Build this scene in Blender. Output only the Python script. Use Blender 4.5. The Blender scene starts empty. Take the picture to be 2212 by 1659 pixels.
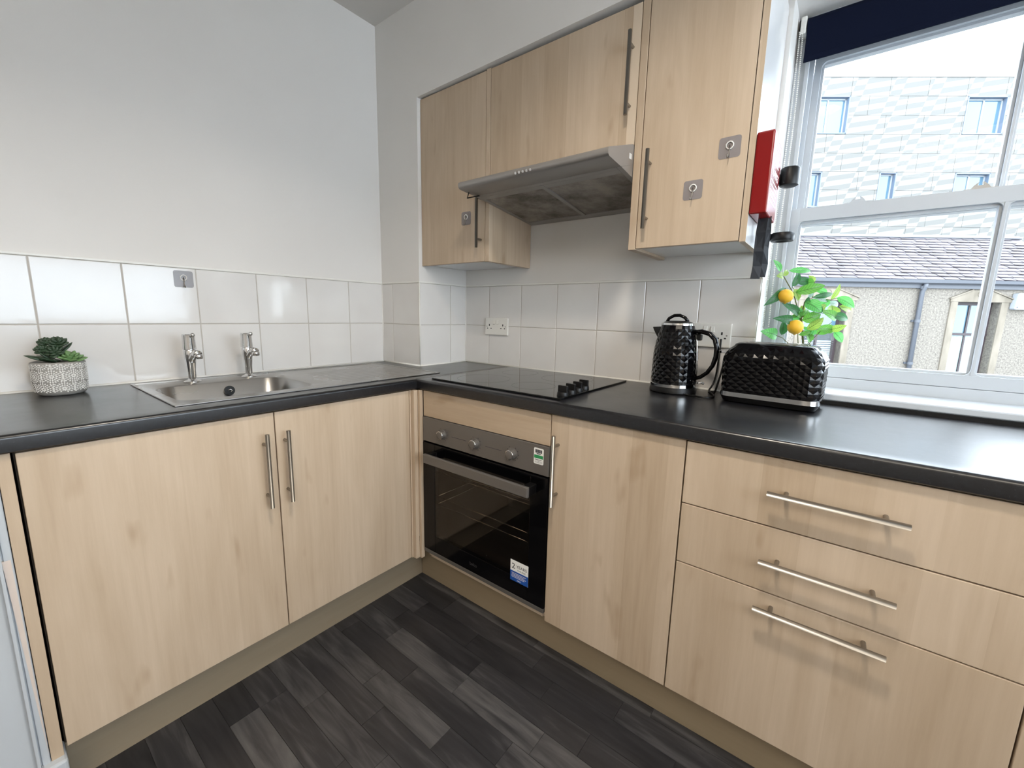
import bpy, math, random
from mathutils import Vector
from math import pi, sin, cos, radians, sqrt, atan2
random.seed(7)
sc = bpy.context.scene
COL = sc.collection
S = 0.001                                                   # everything below is written in millimetres

# ---------------------------------------------------------------- camera
cam_d = bpy.data.cameras.new('camera'); cam = bpy.data.objects.new('camera', cam_d); COL.objects.link(cam)
cam_d.sensor_width = 36.0; cam_d.lens = 36.0 * 904.8 / 2212.0; cam_d.clip_start = 0.02; cam_d.clip_end = 300
cam.location = (1.8922, -1.6536, 1.1646)
from mathutils import Matrix
cam.rotation_euler = (Matrix.Rotation(0.6567, 3, 'Z') @ Matrix.Rotation(1.4060, 3, 'X') @ Matrix.Rotation(0.0220, 3, 'Z')).to_euler()
sc.camera = cam

# ---------------------------------------------------------------- sky, lamps, exposure
w = bpy.data.worlds.new('sky'); sc.world = w; w.use_nodes = True
nt = w.node_tree; nt.nodes.clear()
out = nt.nodes.new('ShaderNodeOutputWorld'); bg = nt.nodes.new('ShaderNodeBackground')
tc = nt.nodes.new('ShaderNodeTexCoord'); nz = nt.nodes.new('ShaderNodeTexNoise'); rp = nt.nodes.new('ShaderNodeValToRGB')
nz.inputs['Scale'].default_value = 2.2; nz.inputs['Detail'].default_value = 5
rp.color_ramp.elements[0].position = 0.38; rp.color_ramp.elements[0].color = (0.72, 0.85, 1.0, 1)
rp.color_ramp.elements[1].position = 0.62; rp.color_ramp.elements[1].color = (0.88, 0.94, 1.0, 1)
nt.links.new(tc.outputs['Generated'], nz.inputs['Vector']); nt.links.new(nz.outputs['Fac'], rp.inputs['Fac'])
nt.links.new(rp.outputs['Color'], bg.inputs['Color']); bg.inputs['Strength'].default_value = 10.0
nt.links.new(bg.outputs['Background'], out.inputs['Surface'])

def lamp(name, loc, power, size, col, spread=pi):
    d = bpy.data.lights.new(name, 'AREA'); d.shape = 'DISK'; d.size = size; d.energy = power; d.color = col; d.spread = spread
    o = bpy.data.objects.new(name, d); COL.objects.link(o); o.location = loc
    return o
lamp('ceiling_lamp_or_fill', (1.66, -1.28, 2.44), 14, 0.16, (1.0, 0.90, 0.76), radians(140))
lamp('ceiling_lamp_or_fill', (2.6, -2.7, 2.44), 32, 1.20, (1.0, 0.90, 0.76))  # large soft disc added as ambient fill, not a known lamp
sc.view_settings.view_transform = 'Standard'; sc.view_settings.look = 'None'
sc.view_settings.exposure = 0.08; sc.view_settings.gamma = 1.0; sc.view_settings.use_curve_mapping = False

# ---------------------------------------------------------------- mesh helpers
BASE = {}
class MB:
    def __init__(s): s.v = []; s.f = []
    def add(s, vs, fs):
        n = len(s.v); s.v += [tuple(p) for p in vs]; s.f += [tuple(i + n for i in f) for f in fs]; return s
    def box(s, x0, x1, y0, y1, z0, z1):
        x0, x1 = sorted((x0, x1)); y0, y1 = sorted((y0, y1)); z0, z1 = sorted((z0, z1))
        return s.add([(x0,y0,z0),(x1,y0,z0),(x1,y1,z0),(x0,y1,z0),(x0,y0,z1),(x1,y0,z1),(x1,y1,z1),(x0,y1,z1)],
                     [(0,3,2,1),(4,5,6,7),(0,1,5,4),(1,2,6,5),(2,3,7,6),(3,0,4,7)])
    def tube(s, pts, r, n=10, caps=True, r2=None):
        P = [Vector(p) for p in pts]; m = len(P); rs = []
        T0 = (P[1] - P[0]).normalized()
        up = Vector((0,0,1)) if abs(T0.z) < 0.9 else Vector((1,0,0))
        N = T0.cross(up).normalized()
        base = len(s.v)
        for i in range(m):
            T = (P[min(i+1,m-1)] - P[max(i-1,0)]).normalized()
            N = (N - T * N.dot(T)).normalized(); B = T.cross(N)
            rr = r if r2 is None else r + (r2 - r) * i / (m - 1)
            for k in range(n):
                a = 2*pi*k/n; s.v.append(tuple(P[i] + N*(rr*cos(a)) + B*(rr*sin(a))))
        for i in range(m-1):
            for k in range(n):
                a = base+i*n+k; b = base+i*n+(k+1)%n; s.f.append((a, b, b+n, a+n))
        if caps:
            s.f.append(tuple(base+k for k in range(n-1,-1,-1))); s.f.append(tuple(base+(m-1)*n+k for k in range(n)))
        return s
    def cyl(s, p0, p1, r, n=16, r2=None): return s.tube([p0, p1], r, n, True, r2)
    def lathe(s, prof, c, n=32, axis='z'):
        base = len(s.v); m = len(prof)
        for r, h in prof:
            for k in range(n):
                a = 2*pi*k/n; u, v = r*cos(a), r*sin(a)
                p = (u, v, h) if axis == 'z' else ((u, h, v) if axis == 'y' else (h, u, v))
                s.v.append((p[0]+c[0], p[1]+c[1], p[2]+c[2]))
        for i in range(m-1):
            for k in range(n):
                a = base+i*n+k; b = base+i*n+(k+1)%n; s.f.append((a, b, b+n, a+n) if axis != 'y' else (a, a+n, b+n, b))
        return s
    def prism(s, poly, axis, a0, a1):
        n = len(poly)
        def P(u, v, a): return {'x': (a,u,v), 'y': (u,a,v), 'z': (u,v,a)}[axis]
        base = len(s.v); s.v += [P(u,v,a0) for u,v in poly] + [P(u,v,a1) for u,v in poly]
        s.f.append(tuple(base+i for i in range(n))); s.f.append(tuple(base+n+i for i in range(n-1,-1,-1)))
        for i in range(n): j = (i+1) % n; s.f.append((base+i, base+n+i, base+n+j, base+j))
        return s
    def ball(s, c, r, n=10, m=6, sz=1.0):
        prof = [(max(1e-4, r*sin(pi*i/m)), -r*sz*cos(pi*i/m)) for i in range(m+1)]
        return s.lathe(prof, c, n)
    def build(s, name, mat, parent=None, local=False, smooth=False, bevel=0, seg=2, auto=None, label=None):
        b = (0,0,0)
        if parent is not None:
            b = BASE.get(parent.name, (0,0,0))
        me = bpy.data.meshes.new(name)
        o0 = (0,0,0) if local else b
        me.from_pydata([((x-o0[0])*S, (y-o0[1])*S, (z-o0[2])*S) for x,y,z in s.v], [], s.f)
        import bmesh
        bm = bmesh.new(); bm.from_mesh(me); bmesh.ops.recalc_face_normals(bm, faces=bm.faces); bm.to_mesh(me); bm.free()
        me.materials.append(mat)
        if smooth or auto: me.polygons.foreach_set('use_smooth', [True]*len(me.polygons))
        if auto: me.set_sharp_from_angle(angle=radians(auto))
        o = bpy.data.objects.new(name, me); COL.objects.link(o)
        if parent is not None:
            o.parent = parent; BASE[o.name] = b
        if label: o['label'] = label
        if bevel:
            md = o.modifiers.new('edge', 'BEVEL'); md.width = bevel*S; md.segments = seg; md.limit_method = 'ANGLE'; md.angle_limit = radians(40); md.harden_normals = False
        return o

def tag(o, label=None, cat=None, group=None, kind=None):
    for k, v in (('label', label), ('category', cat), ('group', group), ('kind', kind)):
        if v: o[k] = v
    return o
def thing(name, loc, label, cat, group=None, rotz=0):
    o = bpy.data.objects.new(name, None); COL.objects.link(o)
    o.location = [c*S for c in loc]; o.rotation_euler = (0,0,rotz); o.empty_display_size = 0.05
    BASE[o.name] = loc
    return tag(o, label, cat, group)
def struct(o): o['kind'] = 'structure'; return o
def box(name, mat, parent, x0, x1, y0, y1, z0, z1, **k): return MB().box(x0,x1,y0,y1,z0,z1).build(name, mat, parent, **k)
def share(o, name, loc, parent):
    c = bpy.data.objects.new(name, o.data); COL.objects.link(c); c.parent = parent
    b = BASE.get(parent.name, (0,0,0)); c.location = [(l-q)*S for l, q in zip(loc, b)]; return c
def text(name, body, mat, parent, loc, size, rot, sx=1.0, depth=0.15, align='CENTER'):
    cu = bpy.data.curves.new(name, 'FONT'); cu.body = body; cu.size = size*S; cu.extrude = depth*S; cu.align_x = align; cu.align_y = 'CENTER'
    cu.materials.append(mat); o = bpy.data.objects.new(name, cu); COL.objects.link(o)
    bpy.context.view_layer.update(); me = bpy.data.meshes.new_from_object(o.evaluated_get(bpy.context.evaluated_depsgraph_get()))
    bpy.data.objects.remove(o); o = bpy.data.objects.new(name, me); COL.objects.link(o)
    b = BASE.get(parent.name, (0,0,0)) if parent else (0,0,0)
    o.parent = parent; o.location = [(l-q)*S for l, q in zip(loc, b)]; o.rotation_euler = rot; o.scale = (sx,1,1); return o
FACE_Y = (pi/2, 0, 0)            # lettering on a face that looks towards -y
FACE_X = (pi/2, 0, pi/2)         # lettering on a face that looks towards +x
def rrect(x0, x1, y0, y1, r, n=6):
    pts = []
    for cx, cy, a0 in ((x1-r,y1-r,0),(x0+r,y1-r,pi/2),(x0+r,y0+r,pi),(x1-r,y0+r,1.5*pi)):
        for i in range(n+1): a = a0 + pi/2*i/n; pts.append((cx+r*cos(a), cy+r*sin(a)))
    return pts

# ---------------------------------------------------------------- materials
def lin(c):
    f = lambda u: u/12.92 if u <= 0.04045 else ((u+0.055)/1.055)**2.4
    return tuple(f(v/255) for v in c) + (1,)
class N:
    def __init__(s, name):
        s.m = bpy.data.materials.new(name); s.m.use_nodes = True; s.t = s.m.node_tree; s.t.nodes.clear()
        s.out = s.t.nodes.new('ShaderNodeOutputMaterial')
    def n(s, ty, **k):
        x = s.t.nodes.new('ShaderNode'+ty)
        for a, v in k.items():
            if a.startswith('i_'): x.inputs[a[2:].replace('_',' ')].default_value = v
            else: setattr(x, a, v)
        return x
    def l(s, a, b): s.t.links.new(a, b)
    def math(s, op, a, b=None, c=None):
        x = s.n('Math', operation=op)
        for i, v in enumerate((a, b, c)):
            if v is None: continue
            if isinstance(v, (int, float)): x.inputs[i].default_value = v
            else: s.l(v, x.inputs[i])
        return x.outputs[0]
    def mix(s, fac, a, b, blend='MIX'):
        x = s.n('Mix', data_type='RGBA', blend_type=blend)
        for i, v in ((0, fac), (6, a), (7, b)):
            if isinstance(v, (int, float)): x.inputs[i].default_value = v
            elif isinstance(v, tuple): x.inputs[i].default_value = v
            else: s.l(v, x.inputs[i])
        return x.outputs[2]
    def pbr(s, col, rough=0.5, metal=0.0, spec=0.5, coat=0.0, normal=None):
        p = s.n('BsdfPrincipled')
        if isinstance(col, tuple): p.inputs['Base Color'].default_value = col
        else: s.l(col, p.inputs['Base Color'])
        if isinstance(rough, (int, float)): p.inputs['Roughness'].default_value = rough
        else: s.l(rough, p.inputs['Roughness'])
        p.inputs['Metallic'].default_value = metal; p.inputs['Specular IOR Level'].default_value = spec
        p.inputs['Coat Weight'].default_value = coat; p.inputs['Coat Roughness'].default_value = 0.24
        if normal: s.l(normal, p.inputs['Normal'])
        s.l(p.outputs[0], s.out.inputs[0]); return p
    def coord(s, sx=1, sy=1, sz=1, rnd=0.0, obj='Object'):
        c = s.n('TexCoord'); mp = s.n('Mapping'); mp.inputs['Scale'].default_value = (sx, sy, sz)
        s.l(c.outputs[obj], mp.inputs['Vector'])
        if not rnd: return mp.outputs[0]
        oi = s.n('ObjectInfo'); vm = s.n('VectorMath', operation='SCALE'); cb = s.n('CombineXYZ')
        s.l(oi.outputs['Random'], cb.inputs[0]); s.l(oi.outputs['Random'], cb.inputs[1]); s.l(oi.outputs['Random'], cb.inputs[2])
        s.l(cb.outputs[0], vm.inputs[0]); vm.inputs['Scale'].default_value = rnd
        ad = s.n('VectorMath', operation='ADD'); s.l(mp.outputs[0], ad.inputs[0]); s.l(vm.outputs[0], ad.inputs[1]); return ad.outputs[0]
    def noise(s, vec, scale, detail=3, rough=0.5, dist=0.0):
        x = s.n('TexNoise'); s.l(vec, x.inputs['Vector']); x.inputs['Scale'].default_value = scale
        x.inputs['Detail'].default_value = detail; x.inputs['Roughness'].default_value = rough; x.inputs['Distortion'].default_value = dist
        return x.outputs['Fac']
    def ramp(s, fac, *st):
        x = s.n('ValToRGB'); s.l(fac, x.inputs['Fac']); e = x.color_ramp.elements
        while len(e) < len(st): e.new(0.5)
        for k, (p, c) in enumerate(st): e[k].position = p; e[k].color = c if isinstance(c, tuple) else (c,c,c,1)
        return x.outputs['Color']
    def bump(s, h, strength=0.2, dist=0.001):
        b = s.n('Bump'); b.inputs['Strength'].default_value = strength; b.inputs['Distance'].default_value = dist; s.l(h, b.inputs['Height']); return b.outputs[0]
def plain(name, col, rough=0.5, metal=0.0, spec=0.5, coat=0.0):
    k = N(name); k.pbr(lin(col), rough, metal, spec, coat); return k.m

def wood(name, axis, light=(204,185,163), dark=(174,153,129)):
    k = N(name)
    sc3 = {'z': (1,1,0.05), 'x': (0.05,1,1), 'y': (1,0.05,1)}[axis]
    v = k.coord(*sc3, rnd=3.7)
    fine = k.noise(v, 55, 6, 0.65); broad = k.noise(k.coord(*{'z': (1,1,0.16), 'x': (0.16,1,1), 'y': (1,0.16,1)}[axis], rnd=3.1), 9, 3, 0.6, 0.8)
    sep = k.n('SeparateXYZ'); k.l(k.coord(1,1,1, rnd=1.9), sep.inputs[0])
    a = k.math('ADD', sep.outputs[0], sep.outputs[1]) if axis == 'z' else sep.outputs[2]
    wn = k.n('TexWhiteNoise', noise_dimensions='1D'); k.l(k.math('FLOOR', k.math('DIVIDE', a, 0.098)), wn.inputs['W'])
    t = k.math('ADD', k.math('MULTIPLY', fine, 0.36), k.math('ADD', k.math('MULTIPLY', broad, 0.46), k.math('MULTIPLY', wn.outputs['Value'], 0.18)))
    col = k.ramp(t, (0.30, lin(dark)), (0.72, lin(light)))
    fl = k.noise(k.coord(1,1,0.3, rnd=5.1) if axis == 'z' else k.coord(0.3,1,1, rnd=5.1), 16, 2, 0.5)
    col = k.mix(k.math('MULTIPLY', k.ramp(fl, (0.66, 0.0), (0.78, 1.0)), 0.5), col, lin((150,124,96)))
    k.pbr(col, 0.42, 0, 0.35, normal=k.bump(fine, 0.06, 0.0006)); return k.m
M = {}
M['maple'] = wood('maple_laminate', 'z'); M['maple_h'] = wood('maple_laminate_across', 'x')
M['maple_edge'] = plain('maple_edging', (208,190,168), 0.45)
M['plinth'] = wood('plinth_laminate', 'x', (160,143,118), (148,131,106)); M['plinth_y'] = wood('plinth_laminate_side', 'y', (150,136,116), (138,124,104))
M['steel'] = plain('brushed_steel', (152,148,142), 0.36, 1.0)
M['chrome'] = plain('chrome', (215,215,215), 0.06, 1.0)
M['black'] = plain('black_plastic', (10,10,11), 0.42, 0, 0.35)
M['gloss_black'] = plain('black_gloss_enamel', (6,6,8), 0.10, 0, 0.28)
M['white_pl'] = plain('white_plastic', (222,220,214), 0.30)
M['melamine'] = plain('white_melamine', (226,226,226), 0.12, 0, 0.6)
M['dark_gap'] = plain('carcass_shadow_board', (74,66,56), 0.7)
M['frame_white'] = plain('white_gloss_paint', (186,191,196), 0.25)
M['grout'] = plain('grout', (184,178,170), 0.85)
M['silicone'] = plain('white_sealant', (228,226,220), 0.35)

k = N('wall_paint'); v = k.coord()
k.pbr(k.ramp(k.noise(v, 1.3, 3), (0.3, lin((218,215,211))), (0.7, lin((226,223,219)))), 0.62, 0, 0.3, normal=k.bump(k.noise(v, 60, 4), 0.08, 0.002)); M['wall'] = k.m
k = N('ceiling_paint'); k.pbr(lin((205,201,196)), 0.8); M['ceil'] = k.m
k = N('white_ceramic'); v = k.coord(rnd=4.0)
k.pbr(k.ramp(k.noise(v, 5, 2), (0.3, lin((216,213,210))), (0.7, lin((223,221,218)))), 0.09, 0, 0.5, normal=k.bump(k.noise(v, 9, 2), 0.35, 0.0022)); M['tile'] = k.m
k = N('worktop_laminate'); v = k.coord(1,1,1)
sp = k.noise(v, 95, 3, 0.6); sp2 = k.noise(v, 300, 2, 0.5)
c = k.ramp(sp, (0.45, lin((15,15,18))), (0.80, lin((30,31,36)))); c = k.mix(k.ramp(sp2, (0.70, 0.0), (0.80, 1.0)), c, lin((70,73,80)))
k.pbr(c, k.math('ADD', 0.28, k.math('MULTIPLY', k.noise(v, 14, 3), 0.06)), 0, 0.5, coat=0.35); M['worktop'] = k.m
k = N('vinyl_plank'); oi = k.n('ObjectInfo')
v = k.coord(0.10, 1, 1, rnd=37.0)
g1 = k.noise(v, 34, 5, 0.62, 1.2); g2 = k.noise(k.coord(0.18,1,1, rnd=21.0), 12, 2, 0.5, 2.2)
t = k.math('ADD', k.math('MULTIPLY', g1, 0.5), k.math('ADD', k.math('MULTIPLY', g2, 0.35), k.math('MULTIPLY', oi.outputs['Random'], 0.26)))
c = k.ramp(t, (0.30, lin((28,28,30))), (0.55, lin((50,49,51))), (0.85, lin((96,94,94))))
k.pbr(c, 0.36, 0, 0.4, normal=k.bump(g1, 0.10, 0.0006)); M['plank'] = k.m
k = N('floor_underlay'); k.pbr(lin((40,38,38)), 0.6); M['floor'] = k.m
k = N('stainless_sink'); v = k.coord(0.6, 8, 8); k.pbr(lin((168,166,163)), k.math('ADD', 0.25, k.math('MULTIPLY', k.noise(k.coord(1,1,1), 6, 2), 0.06)), 1.0); M['sink'] = k.m
def glassy(name, tint, ior=1.45, rough=0.0):
    k = N(name); tr = k.n('BsdfTransparent'); tr.inputs[0].default_value = tint; gl = k.n('BsdfGlossy'); gl.inputs['Roughness'].default_value = rough
    fr = k.n('Fresnel'); ge = k.n('NewGeometry')
    k.l(k.math('ADD', k.math('MULTIPLY', ge.outputs['Backfacing'], 1.0/ior - ior), ior), fr.inputs['IOR']); mx = k.n('MixShader')
    k.l(fr.outputs[0], mx.inputs[0]); k.l(tr.outputs[0], mx.inputs[1]); k.l(gl.outputs[0], mx.inputs[2]); k.l(mx.outputs[0], k.out.inputs[0]); return k.m
M['pane'] = glassy('window_glass', (0.985,0.995,0.995,1), 1.12); M['oven_glass'] = glassy('smoked_oven_glass', (0.62,0.58,0.54,1), 1.5)
M['hob_glass'] = plain('black_ceramic_glass', (10,10,11), 0.03, 0, 0.6)
M['oven_steel'] = plain('dark_brushed_steel', (112,108,104), 0.38, 0.45)
M['hood_steel'] = plain('grey_hood_metal', (156,152,148), 0.36, 0.5)
M['navy'] = plain('navy_blind_fabric', (14,20,38), 0.9, 0, 0.1)
M['red'] = plain('red_box_plastic', (128,14,16), 0.2)
M['strap'] = plain('black_webbing', (24,26,32), 0.7)
k = N('clear_grey_sticker'); p_ = k.pbr(lin((160,156,160)), 0.2); tr_ = k.n('BsdfTransparent'); mx_ = k.n('MixShader'); mx_.inputs[0].default_value = 0.45
k.l(tr_.outputs[0], mx_.inputs[1]); k.l(p_.outputs[0], mx_.inputs[2]); k.l(mx_.outputs[0], k.out.inputs[0]); M['sticker'] = k.m
M['paper'] = plain('white_paper', (238,238,236), 0.5); M['blue'] = plain('blue_print', (24,78,160), 0.5); M['ink'] = plain('dark_ink', (24,28,44), 0.5)
M['green_ink'] = plain('green_print', (40,140,84), 0.5); M['grey_ink'] = plain('grey_print', (96,94,92), 0.5)
M['pot'] = plain('pale_cement_pot', (150,147,142), 0.8); M['petal'] = plain('white_relief_glaze', (226,224,220), 0.6)
M['succ_d'] = plain('dark_succulent_leaf', (46,66,46), 0.4); M['succ_l'] = plain('green_succulent_leaf', (104,138,88), 0.45)
M['soil'] = plain('dark_soil', (42,34,28), 0.9)
def leafm(name, col):
    k = N(name); d = k.n('BsdfPrincipled'); d.inputs['Roughness'].default_value = 0.38
    uv = k.n('UVMap'); sp = k.n('SeparateXYZ'); k.l(uv.outputs[0], sp.inputs[0])
    rib = k.math('LESS_THAN', sp.outputs[1], 0.07)
    vein = k.math('GREATER_THAN', k.math('SINE', k.math('MULTIPLY', k.math('SUBTRACT', sp.outputs[0], k.math('MULTIPLY', sp.outputs[1], 0.16)), 58.0)), 0.72)
    f = k.math('MAXIMUM', k.math('MULTIPLY', rib, 0.8), k.math('MULTIPLY', vein, 0.45))
    dk = lin(tuple(int(q*0.62) for q in col)); c1 = k.mix(f, lin(col), dk); c2 = k.mix(f, lin(tuple(min(255, int(q*1.2)) for q in col)), dk)
    k.l(c1, d.inputs['Base Color'])
    t = k.n('BsdfTranslucent'); k.l(c2, t.inputs[0]); mx = k.n('MixShader'); mx.inputs[0].default_value = 0.40
    k.l(d.outputs[0], mx.inputs[1]); k.l(t.outputs[0], mx.inputs[2]); k.l(mx.outputs[0], k.out.inputs[0]); return k.m
LEAFM = [leafm('leaf_deep_green', (50,106,58)), leafm('leaf_bright_green', (96,176,92)), leafm('leaf_olive_green', (140,170,78)), leafm('leaf_mid_green', (96,156,66)), leafm('leaf_grey_green', (150,172,160))]
M['stem'] = plain('green_brown_stem', (88,92,48), 0.6); M['lemon'] = plain('lemon_skin', (222,174,44), 0.55)
k = N('hood_filter_mesh'); v = k.coord()
c = k.ramp(k.noise(v, 9, 5, 0.7), (0.35, lin((84,78,70))), (0.65, lin((168,160,150))))
wv = k.n('TexWave', wave_type='BANDS', bands_direction='DIAGONAL'); k.l(v, wv.inputs['Vector']); wv.inputs['Scale'].default_value = 130
k.pbr(c, 0.5, 0.2, normal=k.bump(wv.outputs['Fac'], 0.5, 0.001)); M['filter'] = k.m
# outside
k = N('roughcast_render'); v = k.coord()
n1 = k.noise(v, 30, 5, 0.85); k.pbr(k.ramp(n1, (0.36, lin((70,66,60))), (0.5, lin((104,98,90))), (0.64, lin((124,118,109)))), 0.95, normal=k.bump(n1, 0.25, 0.02)); M['roughcast'] = k.m
k = N('sandstone'); v = k.coord(1,1,0.3); k.pbr(k.ramp(k.noise(v, 7, 4), (0.3, lin((92,85,74))), (0.7, lin((118,110,98)))), 0.9); M['stone'] = k.m
k = N('roof_slate'); oi = k.n('ObjectInfo'); c = k.ramp(k.math('ADD', k.math('MULTIPLY', oi.outputs['Random'], 0.6), k.math('MULTIPLY', k.noise(k.coord(rnd=9.0), 9, 3), 0.4)), (0.2, lin((58,53,56))), (0.8, lin((86,80,84)))); k.pbr(c, 0.6); M['slate'] = k.m
M['gutter'] = plain('grey_gutter_paint', (66,69,75), 0.5); M['far_frame'] = plain('white_far_frame', (140,144,148), 0.4); M['dark_frame'] = plain('brown_window_frame', (48,38,40), 0.5)
M['far_glass'] = plain('far_window_glass', (70,96,112), 0.06, 0, 0.8); M['far_reveal'] = plain('grey_window_reveal', (92,104,120), 0.5)
M['curtain'] = plain('pale_curtain', (128,146,146), 0.8)
k = N('patterned_cladding'); v = k.n('TexCoord'); sp = k.n('SeparateXYZ'); k.l(v.outputs['Object'], sp.inputs[0])
X, Z = sp.outputs[0], sp.outputs[2]
row = k.math('DIVIDE', k.math('SUBTRACT', Z, k.math('MULTIPLY', X, 0.150)), 0.262)
rf = k.math('FLOOR', row)
u = k.math('DIVIDE', k.math('SUBTRACT', X, k.math('MULTIPLY', Z, 0.30)), 2.0)
fu = k.math('FRACT', k.math('ADD', u, 40.0))
par = k.math('ABSOLUTE', k.math('MODULO', rf, 2.0))
a = k.math('LESS_THAN', fu, 0.28)
chk = k.math('ABSOLUTE', k.math('SUBTRACT', par, a))
k.pbr(k.mix(chk, lin((110,108,103)), lin((86,85,81))), 0.6); M['clad'] = k.m
M['joint'] = plain('cladding_joint', (60,64,66), 0.9); M['street'] = plain('street_asphalt', (80,80,80), 0.9)

# ================================================================ THE SETTING
WT = 905.0                                                   # worktop top
floor = struct(box('floor', M['floor'], None, -100, 3700, -3700, 100, -60, -1.5))
rnd = random.Random(11); y = -474.0
while y > -2000:                                             # vinyl printed and laid as short oak-strip planks
    x = 470 - rnd.uniform(0, 300)
    while x < 2320:
        L = rnd.choice((285, 320, 345, 390, 430)) + rnd.uniform(-15, 15)
        a, b = max(x, 470), x + L
        if b > a + 20 and not (a > 1750 and y > -700):
            m = MB(); e = 0.35
            m.add([(a+e,y-77.6,-1.5),(b-e,y-77.6,-1.5),(b-e,y-0.4,-1.5),(a+e,y-0.4,-1.5),(a+e+.4,y-77.2,0),(b-e-.4,y-77.2,0),(b-e-.4,y-0.8,0),(a+e+.4,y-0.8,0)],
                  [(4,5,6,7),(0,1,5,4),(1,2,6,5),(2,3,7,6),(3,0,4,7)])
            m.build('plank', M['plank'], floor)
        x += L
    y -= 78.0
struct(box('ceiling', M['ceil'], None, -100, 3700, -3700, 100, 2484, 2600))
wall_left = struct(box('wall_left', M['wall'], None, -120, 0, -3700, 320, -50, 2484))
struct(MB().box(3600,3720,-3700,-1950,-50,2484).box(3600,3720,-120,320,-50,2484).box(3600,3720,-1950,-120,-50,950).box(3600,3720,-1950,-120,2150,2484).build('wall_right', M['wall'], None))  # opening made for the added window
struct(box('wall_front', M['wall'], None, 0, 3600, -3720, -3600, -50, 2484))
wb = MB().box(0, 1669, 0, 320, -50, 2484).box(2767, 3600, 0, 320, -50, 2484).box(1669, 2767, 0, 320, -50, 903).box(1669, 2767, 0, 320, 2142, 2484)
wall_back = struct(wb.build('wall_back', M['wall'], None))
wall_corner = struct(box('wall_corner', M['wall'], None, 0, 293, -316, 0, -50, 2484))        # boxed-in corner of the room
up = MB(); up.add([(293,-316,2103),(1669,-316,2119),(1669,0,2142),(293,0,2142),(293,-316,2484),(1669,-316,2484),(1669,0,2484),(293,0,2484)],
                  [(0,3,2,1),(4,5,6,7),(0,1,5,4),(1,2,6,5),(2,3,7,6),(3,0,4,7)])
struct(up.build('wall_upper', M['wall'], None))                                                # plaster above the wall cabinets
struct(box('wall_end', M['frame_white'], None, 60, 586, -2150, -1652, -20, 866))                # white boxing left of the sink cabinet
tr = MB().prism([(586,-1653),(591,-1653),(591,-1664),(586,-1664)], 'z', 0, 864)
struct(tr.build('trim_1', M['frame_white'], None))
tr = MB(); tr.add([(591.5,-1653,150),(591.5,-1667,640),(591.5,-1655,640),(587,-1653,150),(587,-1667,640),(587,-1655,640)], [(0,1,2),(3,5,4),(0,3,4,1),(1,4,5,2),(2,5,3,0)])
struct(tr.build('trim_2', plain('torn_beige_lining', (206,192,182), 0.7), None))
struct(box('trim_3', M['frame_white'], None, 586, 600, -1672, -1667, 0, 864))
struct(box('baseboard_left', M['frame_white'], None, 540, 612, -1668, -1627, 0, 138, bevel=5))

# ---- ceramic wall tiles: each one a piece, proud of the grout
def tile(parent, face, u0, u1, z0, z1, d, share_from=None):
    """face 'x' looks to +x at plane d, face 'y' looks to -y at plane d; u runs along y or x"""
    g, c = 1.5, 1.6; u0 += g; u1 -= g; z0 += g; z1 -= g
    P = [(u0,z0,0),(u1,z0,0),(u1,z1,0),(u0,z1,0),(u0+c,z0+c,3.2),(u1-c,z0+c,3.2),(u1-c,z1-c,3.2),(u0+c,z1-c,3.2),(u0,z0,2),(u1,z0,2),(u1,z1,2),(u0,z1,2)]
    F = [(4,5,6,7),(8,9,5,4),(9,10,6,5),(10,11,7,6),(11,8,4,7),(0,1,9,8),(1,2,10,9),(2,3,11,10),(3,0,8,11)]
    m = MB(); m.add([(d+p[2], p[0], p[1]) if face == 'x' else (p[0], d-p[2], p[1]) for p in P], F)
    return m.build('tile', M['tile'], parent)
ZR = (906, 1104, 1303)
def tiles(parent, face, cuts, d, a, b):
    g = MB()
    g.box(d, d+1.2, a, b, 905, 1303) if face == 'x' else g.box(a, b, d-1.2, d, 905, 1303)
    g.build('grout', M['grout'], parent)
    for u0, u1 in zip(cuts[:-1], cuts[1:]):
        for z0, z1 in zip(ZR[:-1], ZR[1:]): tile(parent, face, u0, u1, z0, z1, d)
tiles(wall_left, 'x', [-2133.9+203.3*k for k in range(9)] + [-317.5], 0, -2134, -316)
tiles(wall_corner, 'y', [1.5, 89.5, 291.5], -316, 0, 293)
tiles(wall_corner, 'x', [-315.5, -116, -2], 293, -316, 0)
tiles(wall_back, 'y', [295, 461.9, 664.7, 867.5, 1070.3, 1273.1, 1475.9, 1668.5], 0, 293, 1669)
n = 4
for args in ((0, 5, -2134, -316), (0, 298, -321, -316), (293, 298, -316, 0), (293, 1669, -5, 0)):
    struct(box('trim_%d' % n, M['silicone'], None, *args, 1303, 1311, bevel=1.5)); n += 1
sl = MB()
for p in ([(0,-2000),(7,-2000),(7,-323),(293,-323),(300,-316),(300,-7),(1669,-7)],):
    q = [(4,-2000,WT+1),(4,-320,WT+1),(297,-320,WT+1),(297,-4,WT+1),(1669,-4,WT+1)]
    for a, b in zip(q[:-1], q[1:]): sl.tube([a, b], 5.0, 8)
for x_, y_ in ((3,-319),(296,-3)): sl.tube([(x_, y_, WT), (x_, y_, 1303)], 3.5, 8)
sl.tube([(296,-319,WT),(296,-319,1303)], 3.0, 8)
struct(sl.build('trim_%d' % n, M['silicone'], None, smooth=True)); n += 1

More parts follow.
